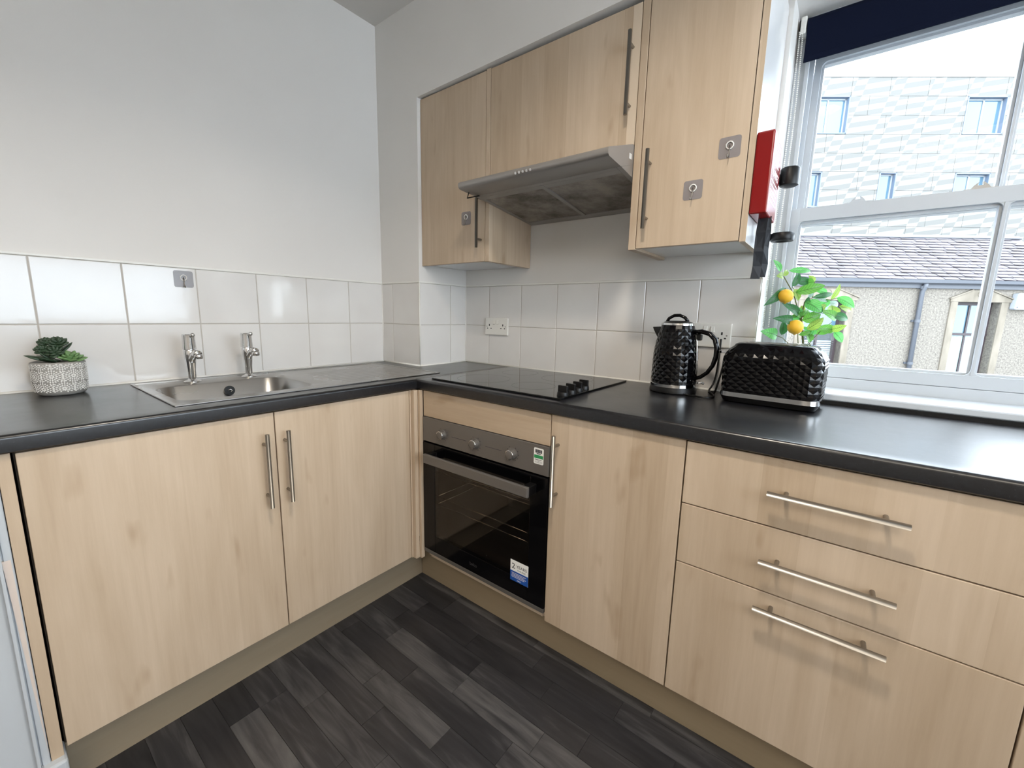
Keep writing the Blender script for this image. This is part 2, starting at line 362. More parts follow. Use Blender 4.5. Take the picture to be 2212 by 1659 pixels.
# ---- the sash window in its recess
win = bpy.data.objects.new('window_1', None); COL.objects.link(win); win['kind'] = 'structure'; BASE['window_1'] = (0,0,0)
fr = MB().box(1669,1705,150,262,937,2142).box(2731,2767,150,262,937,2142).box(1669,2767,150,262,2105,2142)
fr.box(1705,1722,196,206,975,2105).box(2714,2731,196,206,975,2105).box(1700,1712,141,153,975,2105).box(2724,2736,141,153,975,2105)
fr.build('window_frame', M['frame_white'], win, bevel=2)
box('frame_rail', M['frame_white'], win, 1669, 2767, 152, 262, 937, 974, bevel=2)
sl = MB(); sl.prism([(-3,938),(150,941),(150,917),(-3,917),(-6,920),(-6,934)], 'x', 1660, 2790)
sl.build('sill', M['frame_white'], win, bevel=1.5)
def sash(name, x0, x1, y0, y1, z0, z1, stile, bot, top, mid, mw, horn):
    q = 7; stile -= q; bot -= q; top -= q; mw -= 2*q
    m = MB().box(x0, x0+stile, y0, y1, z0, z1).box(x1-stile, x1, y0, y1, z0, z1).box(x0+stile, x1-stile, y0, y1, z0, z0+bot).box(x0+stile, x1-stile, y0, y1, z1-top, z1)
    m.box(mid-mw/2, mid+mw/2, y0, y1, z0+bot, z1-top)
    ops = ((x0+stile, mid-mw/2), (mid+mw/2, x1-stile))
    for a, b in ops:
        za, zb, r = z0+bot, z1-top, 17
        for cx, cz, sx, sz in ((a,za,1,1),(b,za,-1,1),(a,zb,1,-1),(b,zb,-1,-1)):                    # rounded inner corners
            arc = [(cx+sx*r*(1-cos(pi/2*i/5)), cz+sz*r*(1-sin(pi/2*i/5))) for i in range(6)]
            m.prism([(cx,cz)] + arc, 'y', y0+1, y1-1)
        yb = y0+12                                                                                  # inner moulding step
        m.box(a,a+q,yb,y1,za,zb).box(b-q,b,yb,y1,za,zb).box(a,b,yb,y1,za,za+q).box(a,b,yb,y1,zb-q,zb)
    if horn:
        for hx, sx in ((x0,1),(x1,-1)):
            m.prism([(hx,z0),(hx+sx*stile,z0),(hx+sx*stile,z0-10),(hx+sx*(stile-12),z0-22),(hx+sx*(stile-16),z0-46),(hx+sx*(stile-30),z0-58),(hx,z0-58)], 'y', y0, y1)
    s_ = m.build(name, M['frame_white'], win, bevel=1.5)
    for a, b in ops: box('pane', M['pane'], s_, a+2, b-2, (y0+y1)/2+2, (y0+y1)/2+6, z0+bot+2, z1-top-2)
    return s_
sash('lower_sash', 1705, 2731, 155, 195, 975.5, 1546, 39, 45, 50, 2218, 22, False)
us = sash('upper_sash', 1722, 2714, 207, 243, 1497, 2104, 27, 52, 90, 2209, 20, True)
for fx in (1890, 2162):                                                                             # brass-less white sash lifts
    m = MB(); m.prism([(fx-22,1545),(fx-14,1557),(fx-4,1566),(fx-7,1556),(fx+7,1556),(fx+4,1566),(fx+14,1557),(fx+22,1545)], 'y', 160, 178)
    m.box(fx-34, fx+34, 158, 182, 1544, 1548).build('sash_fastener', M['frame_white'] if fx < 2000 else M['grout'], win)

win_added = bpy.data.objects.new('window_added', None); COL.objects.link(win_added); win_added['kind'] = 'structure'; BASE['window_added'] = (0,0,0)   # unseen window, added to bring in more daylight from the right
m = MB().box(3640,3690,-1950,-1890,950,2150).box(3640,3690,-180,-120,950,2150).box(3640,3690,-1890,-180,950,1010).box(3640,3690,-1890,-180,2090,2150).box(3640,3690,-1890,-180,1530,1570)
m.build('window_frame', M['frame_white'], win_added, bevel=2); box('pane', M['pane'], win_added, 3662, 3666, -1892, -178, 1008, 2092)
# ================================================================ BASE CABINETS
H_IN = dict(steel=M['steel'])
def handle(parent, axis, c, length, out, d=30, post=68):
    """bar handle: axis 'x','y','z' the bar runs along, c centre on the door face, out the direction it stands off"""
    m = MB(); O = Vector(out); C_ = Vector(c); A = Vector({'x':(1,0,0),'y':(0,1,0),'z':(0,0,1)}[axis])
    a, b = C_ + O*d - A*length/2, C_ + O*d + A*length/2
    pr = [(a, b)]
    m.tube([a, a+A*0.01, b-A*0.01, b], 6.0, 16)
    for s_ in (-1, 1):
        q = C_ + A*(s_*(length/2-34)); m.tube([q, q+O*d], 4.6, 12)
    return m.build('handle', M['steel'], parent, auto=40, bevel=0.6)
LX = 593.0; RY = -583.5; Z0, Z1 = 155, 862

sink_cab = thing('base_cabinet', (300,-1125,0), 'pale maple sink cabinet with two tall doors under the stainless sink', 'cabinet')
m = MB().box(20, 571, -1627, -1609, 150, 866).box(20, 571, -642, -624, 150, 866).box(20, 571, -1609, -642, 150, 168).box(20, 30, -1609, -642, 168, 866)
m.build('carcass', M['dark_gap'], sink_cab)
for y0, y1, hy in ((-1624.5,-1126.5,-1159.5), (-1123.5,-627,-1100)):
    d_ = box('door', M['maple'], sink_cab, 574, LX, y0, y1, Z0, Z1, bevel=1.2)
    handle(d_, 'z', (LX, hy, 693.5), 226, (1,0,0))
box('end_panel', M['maple'], sink_cab, 30, 592, -1651, -1631, 0, 866, bevel=1)
corner = thing('corner_post', (600,-600,0), 'narrow pale maple corner post between the sink cabinet and the oven', 'filler panel')
box('post_panel', M['maple'], corner, 574, 592, -623, -600, 150, 864, bevel=1)
box('post_panel', M['maple'], corner, 592, 612, -618, -600, 150, 864, bevel=1)
box('post_panel', M['maple'], corner, 612, 624.5, -600, -583.5, 150, 864, bevel=1)

oven_cab = thing('oven_housing', (924,-300,0), 'maple oven housing with a horizontal-grain filler panel above the oven', 'cabinet')
MB().box(627,644,-560,-20,150,866).box(1206,1223,-560,-20,150,866).box(644,1206,-565,-20,150,166).box(644,1206,-30,-20,166,866).build('carcass', M['maple_edge'], oven_cab)
box('filler_panel', M['maple_h'], oven_cab, 628, 1222, RY, -565, 761, 863, bevel=1)

cab400 = thing('base_cabinet', (1424,-300,0), 'narrow maple base cabinet right of the oven with one upright-handled door', 'cabinet')
box('carcass', M['dark_gap'], cab400, 1226, 1621, -565, -20, 150, 866)
d_ = box('door', M['maple'], cab400, 1225.5, 1621.5, RY, -565, Z0, 864, bevel=1.2); handle(d_, 'z', (1252.5, RY, 693.5), 227, (0,-1,0))
drw = thing('drawer_cabinet', (1927,-300,0), 'wide maple drawer cabinet with three steel bar handles under the window', 'cabinet')
box('carcass', M['dark_gap'], drw, 1625, 2229, -563, -20, 150, 862)
for z0, z1, hz in ((700.5,862,786), (538.5,697.5,622), (155,535.5,505)):
    d_ = box('drawer', M['maple'], drw, 1625, 2229, RY, -565, z0, z1, bevel=1.2); handle(d_, 'x', (1925, RY, hz), 234, (0,-1,0))
cabR = thing('base_cabinet', (2480,-300,0), 'maple base cabinet at the right edge of the photo, past the drawers', 'cabinet')
box('carcass', M['dark_gap'], cabR, 2233, 2729, -565, -20, 150, 866)
d_ = box('door', M['maple'], cabR, 2232.5, 2729, RY, -565, Z0, 862, bevel=1.2); handle(d_, 'z', (2700, RY, 693.5), 226, (0,-1,0))

p_ = thing('plinth', (525,-1000,0), 'dull beige plinth board along the floor under the sink cabinet', 'plinth')
box('board', M['plinth_y'], p_, 507, 525, -1626, -517, 0, 149, bevel=1)
p_ = thing('plinth', (1500,-517,0), 'dull beige plinth board along the floor under the oven and drawers', 'plinth')
box('board', M['plinth'], p_, 525.5, 2729, -517, -499, 0, 149, bevel=1)

# ================================================================ WORKTOPS
def nose(c, d, z0, z1, r=9):                                     # rounded front edge profile from back line d to front c
    s_ = 1 if c > d else -1
    pts = [(d, z0), (c-s_*3, z0), (c, z0+3)]
    pts += [(c - s_*r + s_*r*cos(pi/2*i/6), z1 - r + r*sin(pi/2*i/6)) for i in range(7)]
    return pts + [(d, z1)]
wl = thing('worktop', (300,-1200,867), 'black worktop run along the left wall around the sink', 'worktop')
m = MB(); bx0, bx1, by0, by1 = 150, 500, -1330, -900
poly = nose(605, 560, 867, WT); m.prism([(u, v) for u, v in poly], 'y', -2000, -595.5)
m.box(0,560,-2000,by0,867,WT).box(0,560,by1,-595.5,867,WT).box(0,bx0,by0,by1,867,WT).box(bx1,560,by0,by1,867,WT)
m.box(0,293,-595.5,-316,867,WT).box(293,588,-595.5,0,867,WT)
m.build('slab', M['worktop'], wl, auto=30)
wr = thing('worktop', (1600,-300,867), 'black worktop run under the hob, kettle and toaster', 'worktop')
m = MB(); m.prism([(u, v) for u, v in nose(-595.5, -550, 867, WT)], 'x', 591, 2760); m.box(591, 2760, -550, -9, 867, WT)
m.build('slab', M['worktop'], wr, auto=30)
box('joint_strip', M['steel'], wr, 588, 591, -597, -10, 867.5, 905.8)
box('upstand', M['black'], wr, 1669, 2760, -9, -2, 890, 916.5)

# ================================================================ SINK AND TAPS
sink = thing('sink', (300,-880,905), 'stainless steel inset sink with bowl and ribbed drainer', 'sink')
m = MB()
for a in ((53,64,-1345,-414),(529,540,-1345,-414),(64,529,-1345,-1334),(64,529,-425,-414)): m.box(*a, 905, 909)
m.build('rim', M['sink'], sink, bevel=1.6)
n_ = 48; m = MB()
def loopf(x0, x1, y0, y1, r, z): return [(u, v, z) for u, v in rrect(x0, x1, y0, y1, r, n_//4-1)]
X0, X1, Y0, Y1 = 62, 531, -1336, -880
loops = [loopf(X0,X1,Y0,Y1,1,906.5), loopf(174,484,-1318,-924,62,906.5), loopf(178,480,-1314,-928,60,904), loopf(186,472,-1304,-938,55,780), loopf(200,458,-1288,-954,45,758), loopf(322,336,-1128,-1114,6,756)]
for lp in loops: m.v += lp
for i in range(len(loops)-1):
    for k_ in range(n_):
        a, b = i*n_+k_, i*n_+(k_+1) % n_; m.f.append((a, b, b+n_, a+n_))
m.build('bowl', M['sink'], sink, smooth=True)
m = MB(); nx, ny = 92, 20                                          # drainer with raised ribs
for i in range(nx+1):
    x = 62 + (531-62)*i/nx
    for j in range(ny+1):
        y = -880 + (880-423)*j/ny
        u = max(0, min(1, (x-150)/20)) * max(0, min(1, (500-x)/20)) * max(0, min(1, (y+850)/40)) * max(0, min(1, (-450-y)/40))
        m.v.append((x, y, 906.5 + 1.9*u*(0.5+0.5*cos((x-150)*2*pi/37))**2))
for i in range(nx):
    for j in range(ny): a = i*(ny+1)+j; m.f.append((a, a+ny+1, a+ny+2, a+1))
m.build('drainer', M['sink'], sink, smooth=True)
o_ = MB().cyl((182,-1102,872),(187,-1102,872.6),17,20).build('overflow', M['black'], sink, auto=40)
MB().tube([(188,-1108,874),(191,-1100,877),(191,-1095,873),(189,-1100,868)], 1.6, 8).build('overflow_clip', M['chrome'], o_, smooth=True)

def tap(y, label):
    t = thing('pillar_tap', (118,y,907), label, 'tap', 'chrome sink taps'); b = 907
    MB().lathe([(0.1,0),(26,0),(26,2),(22,5),(13,8),(11,12)], (118,y,b), 28).build('base_flange', M['chrome'], t, smooth=True)
    MB().lathe([(11,8),(12.5,40),(15.5,70),(18,92),(19,108),(16.5,114)], (118,y,b), 24).build('body', M['chrome'], t, smooth=True)
    m = MB(); m.tube([(118,y,b+62),(128,y+2,b+82),(146,y+5,b+99),(160,y+8,b+102),(169,y+10,b+99)], 11.5, 14, True, 12.5)
    m.lathe([(0.1,0),(10,0),(13,2),(13,12),(11.5,16),(0.1,18)], (168,y+10,b+83), 18)
    m.build('spout', M['chrome'], t, smooth=True)
    h = MB(); h.lathe([(15,112),(20,114),(20,118),(18.5,150),(19,163),(17,166),(0.1,166)], (118,y,b), 24); h.build('handle', M['chrome'], t, auto=35)
    l_ = MB().tube([(118,y,b+160),(136,y+3,b+160),(146,y+5,b+164)], 5.5, 12); l_.ball((146,y+5,b+164), 7.5, 12, 8); l_.build('lever', M['chrome'], t, smooth=True)
tap(-1190, 'chrome pillar tap nearer the succulent pot'); tap(-1010, 'chrome pillar tap nearer the ribbed drainer')

# ================================================================ HOB AND OVEN
hob = thing('hob', (942,-300,905), 'black ceramic glass hob set in the worktop', 'hob')
box('glass', M['hob_glass'], hob, 648, 1236, -557, -43, 905.6, 911.5, bevel=1.2)
for x_, y_, r_ in ((800,-420,105),(800,-180,80),(1040,-420,80),(1040,-180,105)):
    pts = [(x_+r_*cos(a), y_+r_*sin(a)) for a in [2*pi*i/48 for i in range(48)]]; pin = [(x_+(r_-1.5)*cos(a), y_+(r_-1.5)*sin(a)) for a in [2*pi*i/48 for i in range(48)]]
    m = MB(); m.v = [(u,v,911.65) for u,v in pts+pin]; m.f = [(i,(i+1)%48,48+(i+1)%48,48+i) for i in range(48)]; m.build('ring_mark', plain('ring_print', (34,34,35), 0.2), hob)
for x_, y_ in ((1214,-505),(1212,-452),(1208,-398),(1203,-345)):
    kn = MB().lathe([(0.1,0),(19,0),(19,3),(17.5,10),(15,12),(0.1,12)], (x_,y_,911.6), 24).build('knob', M['black'], hob, auto=35)
    m = MB().box(x_-17, x_+17, y_-5, y_+5, 919, 943); m.build('grip', M['black'], kn, bevel=2)

oven = thing('oven', (924,-588,160), 'built-in black glass oven with a grey control panel and three knobs', 'oven')
OY = -588.0
box('control_panel', M['oven_steel'], oven, 627, 1222, OY, -566, 661, 759, bevel=1.5)
for x_ in (743.5, 912, 1079):
    kn = MB().lathe([(20,0),(20,-2),(18,-3),(17,-16),(16,-19),(14,-20),(0.1,-19.5)], (x_,OY,706), 28, 'y').build('knob', M['oven_steel'], oven, auto=35)
    MB().lathe([(16.6,-17.5),(17.4,-18.2),(16.2,-20),(14.2,-20.6)], (x_,OY,706), 28, 'y').build('knob_ring', M['chrome'], kn, smooth=True)
for a, b in ((790,865),(959,1032)): box('panel_line', M['ink'], oven, a, b, OY-0.2, OY, 705.2, 706.6)
m = MB()
for x_ in (743.5, 912, 1079):
    for a in range(0, 360, 30):
        if a in (0, 180): continue
        q = radians(a); m.box(x_+25*sin(q)-1.3, x_+25*sin(q)+1.3, OY-0.2, OY, 706+25*cos(q)-1.3, 706+25*cos(q)+1.3)
tag(m.build('dial_mark', M['ink'], oven), kind='stuff')
door = MB().box(627,694,OY,-568,197,655).box(1155,1222,OY,-568,197,655).box(694,1155,OY,-568,197,266).box(694,1155,OY,-568,573,655).build('oven_door', M['gloss_black'], oven, bevel=1)
box('door_glass', M['oven_glass'], door, 694, 1155, OY+1, OY+5, 266, 573)
hd = MB().box(686,1180,-640,-628,594,630).build('door_handle', M['oven_steel'], door, bevel=3, seg=3)
for a, b in ((686,710),(1154,1180)): box('handle_mount', M['black'], door, a, b, -630, OY, 596, 628, bevel=2)
MB().box(660,1190,-75,-70,205,640).box(660,666,-566,-75,205,640).box(1184,1190,-566,-75,205,640).box(660,1190,-566,-75,200,206).box(660,1190,-566,-75,640,646).build('cavity', plain('oven_enamel', (74,68,62), 0.4), oven)
for z_ in (530, 545, 392, 425):
    m = MB().tube([(672,-556,z_),(1180,-556,z_)], 2.6, 8)
    m.tube([(676,-556,z_),(676,-110,z_)], 2.2, 8); m.tube([(1176,-556,z_),(1176,-110,z_)], 2.2, 8)
    m.build('rack', M['chrome'], oven, smooth=True)
box('bottom_trim', M['oven_steel'], oven, 627, 1222, OY, -566, 181, 196, bevel=1)
st = box('warranty_sticker', M['paper'], door, 1082, 1158, OY-0.4, OY, 249, 326, label='white and blue warranty sticker')
box('blue_half', M['blue'], st, 1082, 1158, OY-0.7, OY-0.3, 249, 286)
text('lettering', '2', M['ink'], st, (1095,OY-0.5,304), 28, FACE_Y, 1.1); text('lettering', 'YEARS', M['ink'], st, (1130,OY-0.5,306), 15, FACE_Y, 1.05)
text('lettering', 'FOR FREE', M['grey_ink'], st, (1130,OY-0.5,293), 7.5, FACE_Y, 1.1)
m = MB()
for i in range(4): m.box(1088, 1150-7*(i % 2), OY-0.9, OY-0.6, 278-5*i, 279.6-5*i)
m.build('small_print', M['petal'], st)
text('lettering', 'beko', M['paper'], st, (1120,OY-0.75,255.5), 8, FACE_Y)
text('lettering', 'beko', plain('faint_logo', (58,58,60), 0.3), door, (905,OY-0.3,230), 19, FACE_Y)
st = MB().prism(rrect(1166,1203,695,748,4,3), 'y', OY-0.5, OY-0.05).build('test_label', M['paper'], oven); st['label'] = 'white appliance test label with a green band'
m = MB()
for i in range(13): m.box(1171+i*2.05, 1172.2+i*2.05+(i % 3)*0.3, OY-0.8, OY-0.4, 732, 743)
m.box(1177,1192,OY-.8,OY-.4,728,730.5); m.build('barcode', M['ink'], st)
box('green_band', M['green_ink'], st, 1167.5, 1201.5, OY-0.8, OY-0.4, 714, 725)
m = MB().box(1170,1196,OY-.8,OY-.4,708.5,710.5)
for i in range(3): m.box(1170,1199,OY-.8,OY-.4,699+3*i,699.6+3*i)
m.box(1183,1183.6,OY-.8,OY-.4,698,707); m.build('small_print', M['grey_ink'], st)

# ================================================================ WALL CABINETS AND HOOD
UY = -297.5
c1 = thing('wall_cabinet', (500,-150,1382), 'maple wall cabinet in the corner, half hidden behind the cooker hood', 'cabinet')
box('carcass', M['melamine'], c1, 295, 689, -278, -3, 1386, 2096, bevel=1)
d_ = box('door', M['maple'], c1, 295, 687, UY, -279.5, 1381, 2099, bevel=1.2); handle(d_, 'z', (667, UY, 1549), 230, (0,-1,0))
box('end_panel', M['maple'], c1, 689.5, 711, UY, -3, 1379, 2103, bevel=1)
c2 = thing('wall_cabinet', (1012,-150,1718), 'short maple wall cabinet directly above the cooker hood', 'cabinet')
box('carcass', M['melamine'], c2, 713, 1312, -278, -3, 1712, 2096)
d_ = box('door', M['maple'], c2, 713, 1312, UY, -279.5, 1700.5, 2099, bevel=1.2); handle(d_, 'z', (1289, UY, 1899.5), 234, (0,-1,0))
box('edge_trim', M['maple_edge'], d_, 1284, 1312, UY-0.4, UY, 1702, 2098)
c3 = thing('wall_cabinet', (1485,-150,1382), 'tall maple wall cabinet with a white side, next to the window', 'cabinet')
MB().box(1337,1640,-278,-3,1389,2098).build('carcass', M['melamine'], c3)
d_ = box('door', M['maple'], c3, 1339.5, 1637.5, UY, -279.5, 1383, 2101, bevel=1.2); handle(d_, 'z', (1369, UY, 1553), 230, (0,-1,0))
box('end_panel', M['maple'], c3, 1314, 1337, UY, -3, 1380, 2104, bevel=1)
sp_ = box('side_panel', M['melamine'], c3, 1640, 1656, -295, -2, 1380, 2104, label='glossy white side panel')
box('edge_strip', M['maple'], sp_, 1640, 1656, UY, -295, 1380, 2104)
box('base_edge', M['maple_edge'], sp_, 1640.5, 1655.5, -294, -4, 1378.5, 1380)

hood = thing('cooker_hood', (1012,-240,1570), 'grey metal visor cooker hood with two greasy mesh filters', 'hood')
hx0, hx1 = 712.5, 1312.5
def nosep(d):   # side profile (y, z) of the shell
    arc = [(-462+d+16*cos(a), 1632+14*sin(a)) for a in [radians(q) for q in range(250, 110, -20)]]
    return arc
prof = [(-300,1699),(-308,1699)] + nosep(0)[::-1] + [(-386,1613)]
m = MB(); m.prism(prof + [(-300,1640)], 'x', hx0, hx1); m.build('visor', M['hood_steel'], hood, auto=30)
m = MB()
for a, b in ((hx0, hx0+16), (hx1-16, hx1)): m.prism([(-384,1613),(-300,1640),(-300,1699),(-4,1699),(-4,1570)], 'x', a, b)
m.prism([(-46,1573.5),(-4,1569),(-4,1699),(-46,1699)], 'x', hx0+16, hx1-16)
m.prism([(-384,1613),(-366,1611),(-366,1640),(-384,1640)], 'x', hx0+16, hx1-16)
m.box(hx0+16, hx1-16, -300, -46, 1690, 1699)
m.build('hood_body', M['hood_steel'], hood, bevel=0.8)
def onsl(y): return 1613 + (y+384)*(1573-1613)/(338.0) + 3
fx = ((hx0+17, 1000), (1016, hx1-17))
for a, b in fx:
    m = MB(); y0, y1 = -364, -48
    m.add([(a,y0,onsl(y0)),(b,y0,onsl(y0)),(b,y1,onsl(y1)),(a,y1,onsl(y1)),(a,y0,onsl(y0)+6),(b,y0,onsl(y0)+6),(b,y1,onsl(y1)+6),(a,y1,onsl(y1)+6)],
          [(0,1,2,3),(4,7,6,5),(0,4,5,1),(1,5,6,2),(2,6,7,3),(3,7,4,0)]); m.build('filter', M['filter'], hood)
m = MB(); m.prism([(-366,onsl(-366)-4),(-46,onsl(-46)-4),(-46,onsl(-46)+5),(-366,onsl(-366)+5)], 'x', 1000, 1016); m.build('divider', M['hood_steel'], hood)
m = MB(); m.prism([(-366,onsl(-366)-3),(-340,onsl(-340)-3),(-340,onsl(-340)),(-366,onsl(-366))], 'x', hx0+16, hx1-16); m.build('light_strip', M['hood_steel'], hood)
for i in range(5):
    MB().cyl((984+15*i,-478,1627),(984+15*i,-482.5,1626),4.4,14).build('button', M['chrome'], hood, auto=40)
MB().tube([(735,-384,1613),(712,-428,1598),(732,-440,1612)], 2.2, 8).build('wire_clip', M['black'], hood, smooth=True)
st = box('label_sticker', M['petal'], hood, hx1, hx1+0.4, -330, -312, 1652, 1668)

# ================================================================ SOCKETS AND HOOKS ON THE WALLS
def socket(x, z, label):
    t = thing('wall_socket', (x,-4,z), label, 'socket')
    fp = box('face_plate', M['white_pl'], t, x-74, x+74, -14, -3.4, z-43, z+43, bevel=3)
    for sx in (-12, 12):
        m = MB(); m.prism([(-14,z+10),(-18.5,z+12),(-15,z+32),(-14,z+32)], 'x', x+sx-6, x+sx+6); m.build('switch', M['white_pl'], t, bevel=0.6)
    for sx in (-44, 44):
        MB().box(x+sx-2.6,x+sx+2.6,-14.5,-13.8,z+2,z+12).box(x+sx-15,x+sx-8,-14.5,-13.8,z-12,z-7.5).box(x+sx+8,x+sx+15,-14.5,-13.8,z-12,z-7.5).build('pin_hole', M['black'], fp)
    for sx in (-60, 60): MB().cyl((x+sx,-14.4,z),(x+sx,-13.8,z),3,10).build('screw', M['steel'], t)
socket(518, 1102, 'white double wall socket on the tiles behind the hob'); socket(1520, 1106, 'white double wall socket on the tiles behind the kettle')

def hook(face, d, u, z, sz, label):
    t = thing('adhesive_hook', (u, d, z) if face == 'y' else (d, u, z), label, 'hook', 'clear sticky hooks')
    P = lambda a, h, o: (u+a, d-o, z+h) if face == 'y' else (d+o, u+a, z+h)
    m = MB(); h = sz/2
    if face == 'y': m.prism([(u+a, z+b) for a, b in rrect(-h,h,-h,h,7,4)], 'y', d-0.8, d-0.05)
    else: m.prism([(u+a, z+b) for a, b in rrect(-h,h,-h,h,7,4)], 'x', d+0.05, d+0.8)
    m.build('pad', M['sticker'], t)
    m = MB().tube([P(-9,2,2),P(-9,8,2.5),P(-5,13,3),P(0,14.5,3),P(5,13,3),P(9,8,2.5),P(9,2,2),P(4,-4,2),P(-4,-4,2),P(-9,2,2)], 1.8, 8)
    m.build('dome', M['petal'], t, smooth=True)
    MB().tube([P(0,6,3),P(0,-14,4),P(0,-24,7),P(0,-30,12),P(-1,-30,17),P(-1,-24,20)], 1.5, 8).build('wire_hook', M['steel'], t, smooth=True)
hook('x', 3.3, -1156, 1264, 58, 'clear sticky hook on the white tile above the left tap')
hook('y', UY-0.1, 581, 1563, 54, 'clear sticky hook on the corner wall cabinet, under the cooker hood')
hook('y', UY-0.1, 1592, 1635, 56, 'clear sticky hook on the window-side wall cabinet, the higher one beside the red box')
hook('y', UY-0.1, 1503, 1537, 54, 'clear sticky hook on the window-side wall cabinet, the lower one at mid door')

# ================================================================ RED BOX AND BLACK HOLDER ON THE CABINET SIDE
fb = thing('fire_blanket_box', (1678,-216,1449), 'red fire blanket box with black pull straps on the white cabinet side', 'fire blanket')
box('case', M['red'], fb, 1656.6, 1700, -299, -136, 1450, 1659, bevel=5, seg=3)
text('lettering', 'FIRE', M['paper'], fb, (1700.1,-217,1600), 46, FACE_X, 1.0); text('lettering', 'BLANKET', M['paper'], fb, (1700.1,-217,1562), 28, FACE_X, 1.0)
m = MB().box(1700,1700.3,-288,-146,1636,1642)
for i in range(5): m.box(1700,1700.3,-285,-170+8*(i%2),1538-13*i,1541-13*i)
tag(m.build('print_lines', M['paper'], fb), kind='stuff')
def ribbon(pts, wv):
    m = MB(); wv = Vector(wv); t = Vector((1.2,0,0)); n = len(pts)
    for p, tw in pts:
        q = Vector(p); s_ = Vector((wv.x*cos(tw)-wv.y*sin(tw), wv.x*sin(tw)+wv.y*cos(tw), wv.z)); o = Vector((-s_.y, s_.x, 0)).normalized()*0.8
        m.v += [tuple(q-s_-o), tuple(q+s_-o), tuple(q+s_+o), tuple(q-s_+o)]
    for i in range(n-1):
        for k_ in range(4): a, b = i*4+k_, i*4+(k_+1) % 4; m.f.append((a,b,b+4,a+4))
    m.f += [(3,2,1,0), (4*n-4,4*n-3,4*n-2,4*n-1)]; return m
ribbon([((1690,-222,1456),0.2),((1693,-212,1420),0.5),((1692,-188,1370),0.9),((1690,-170,1330),0.6),((1684,-165,1292),0.3)], (13,3,0)).build('pull_strap', M['strap'], fb)
ribbon([((1684,-226,1456),-0.4),((1682,-232,1410),-0.2),((1680,-222,1360),0.1),((1678,-205,1320),0.3),((1676,-205,1284),0.1)], (12,4,0)).build('pull_strap', M['strap'], fb)

hl = thing('black_holder', (1700,-60,1400), 'black wall-mounted holder with a cup above a ring, beside the red box', 'holder')
box('back_plate', M['black'], hl, 1656.4, 1662, -98, -30, 1420, 1640, bevel=2)
MB().lathe([(0.1,0),(20,1),(25,4),(26,10),(26.5,50),(24,54),(0.1,54)], (1717,-60,1568), 28).build('cup', M['black'], hl, auto=40)
for z0, z1 in ((1578,1606),(1412,1432)): box('arm', M['black'], hl, 1660, 1696, -72, -48, z0, z1, bevel=3)
MB().lathe([(19,0),(30,0),(32,4),(32,20),(30,24),(19,24),(17,20),(17,4),(19,0)], (1717,-60,1408), 32).build('ring', M['black'], hl, auto=40)

# ================================================================ ROLLER BLIND
bl = thing('roller_blind', (2218,118,2100), 'navy roller blind rolled up at the top of the window', 'blind')
box('fabric', M['navy'], bl, 1697, 2740, 108, 109.5, 1990, 2104)
MB().cyl((1697,128,2106),(2740,128,2106),19,24).build('roll', M['navy'], bl, auto=40)
box('hem_bar', M['navy'], bl, 1697, 2740, 106.5, 111, 1989, 2006, bevel=1)
for a in (1678, 2743): box('bracket', M['white_pl'], bl, a, a+16, 108, 150, 2078, 2128, bevel=3)
m = MB(); ch = [(1686, 112, 2090-6.2*i) for i in range(154)] + [(1678, 108, 2084-6.2*i) for i in range(153)] + [(1684,111,1131),(1682,110,1128),(1680,109,1131)]
rc = random.Random(3)
for i, (x, y, z) in enumerate(ch):
    t_ = (2090-z)/960.0
    m.ball((x + 3*sin(6*t_) + (6*t_ if x > 1683 else -3*t_), y-14*t_, z), 2.3, 6, 4)
tag(m.build('bead_chain', M['white_pl'], bl, smooth=True), kind='stuff')

# ================================================================ KETTLE AND TOASTER
def diamonds(pos, nu, nv, wrap=True):
    """pos(i, j, peak) gives a point; a lattice of raised diamonds"""
    m = MB(); idx = {}
    for j in range(nv+1):
        for i in range(nu): idx[(i,j)] = len(m.v); m.v.append(pos(i, j, (i+j) % 2 == 1))
    I = lambda i, j: idx[(i % nu, j)]
    for j in range(nv+1):
        for i in range(nu):
            if (i+j) % 2 == 0: continue
            ring = [(i+1,j),(i,j+1),(i-1,j),(i,j-1)]
            for q in range(4):
                a, b = ring[q], ring[(q+1) % 4]
                if 0 <= a[1] <= nv and 0 <= b[1] <= nv: m.f.append((I(i,j), I(*a), I(*b)))
    return m
kx, ky = 1443.0, -125.0
kt = thing('kettle', (kx,ky,905), 'glossy black diamond-textured electric kettle beside the toaster', 'kettle')
ka = radians(-4)
def kr(z):   # body radius by height
    t = (z-936)/(1141-936); return 76 - 5*t - 17*max(0, t-0.45)**1.6/0.55**1.6*1.0
def kpos(i, j, pk):
    z = 938 + (1139-938)*j/18; r = kr(z); f = 1.0 if 0 < j < 17 else 0.0
    a = 2*pi*i/36; r += (1.5 if pk else -0.3)*f; return (kx+r*cos(a), ky+r*sin(a), z)
diamonds(kpos, 36, 18).build('body', M['gloss_black'], kt)
MB().lathe([(0.1,905.5),(74,905.5),(79,908),(79,916),(76,924),(76,928)], (kx,ky,0), 40).build('power_base', M['black'], kt, auto=40)
MB().lathe([(75.5,926),(78,927),(78,937),(75.5,938)], (kx,ky,0), 40).build('chrome_band', M['chrome'], kt, auto=40)
MB().lathe([(kr(1139)-1,1138),(kr(1139)+1.5,1140),(kr(1139)+1,1146),(kr(1139)-3,1148)], (kx,ky,0), 40).build('chrome_rim', M['chrome'], kt, auto=40)
MB().lathe([(kr(1139)-2,1146),(46,1151),(30,1155),(0.1,1156)], (kx,ky,0), 36).build('lid', M['gloss_black'], kt, smooth=True)
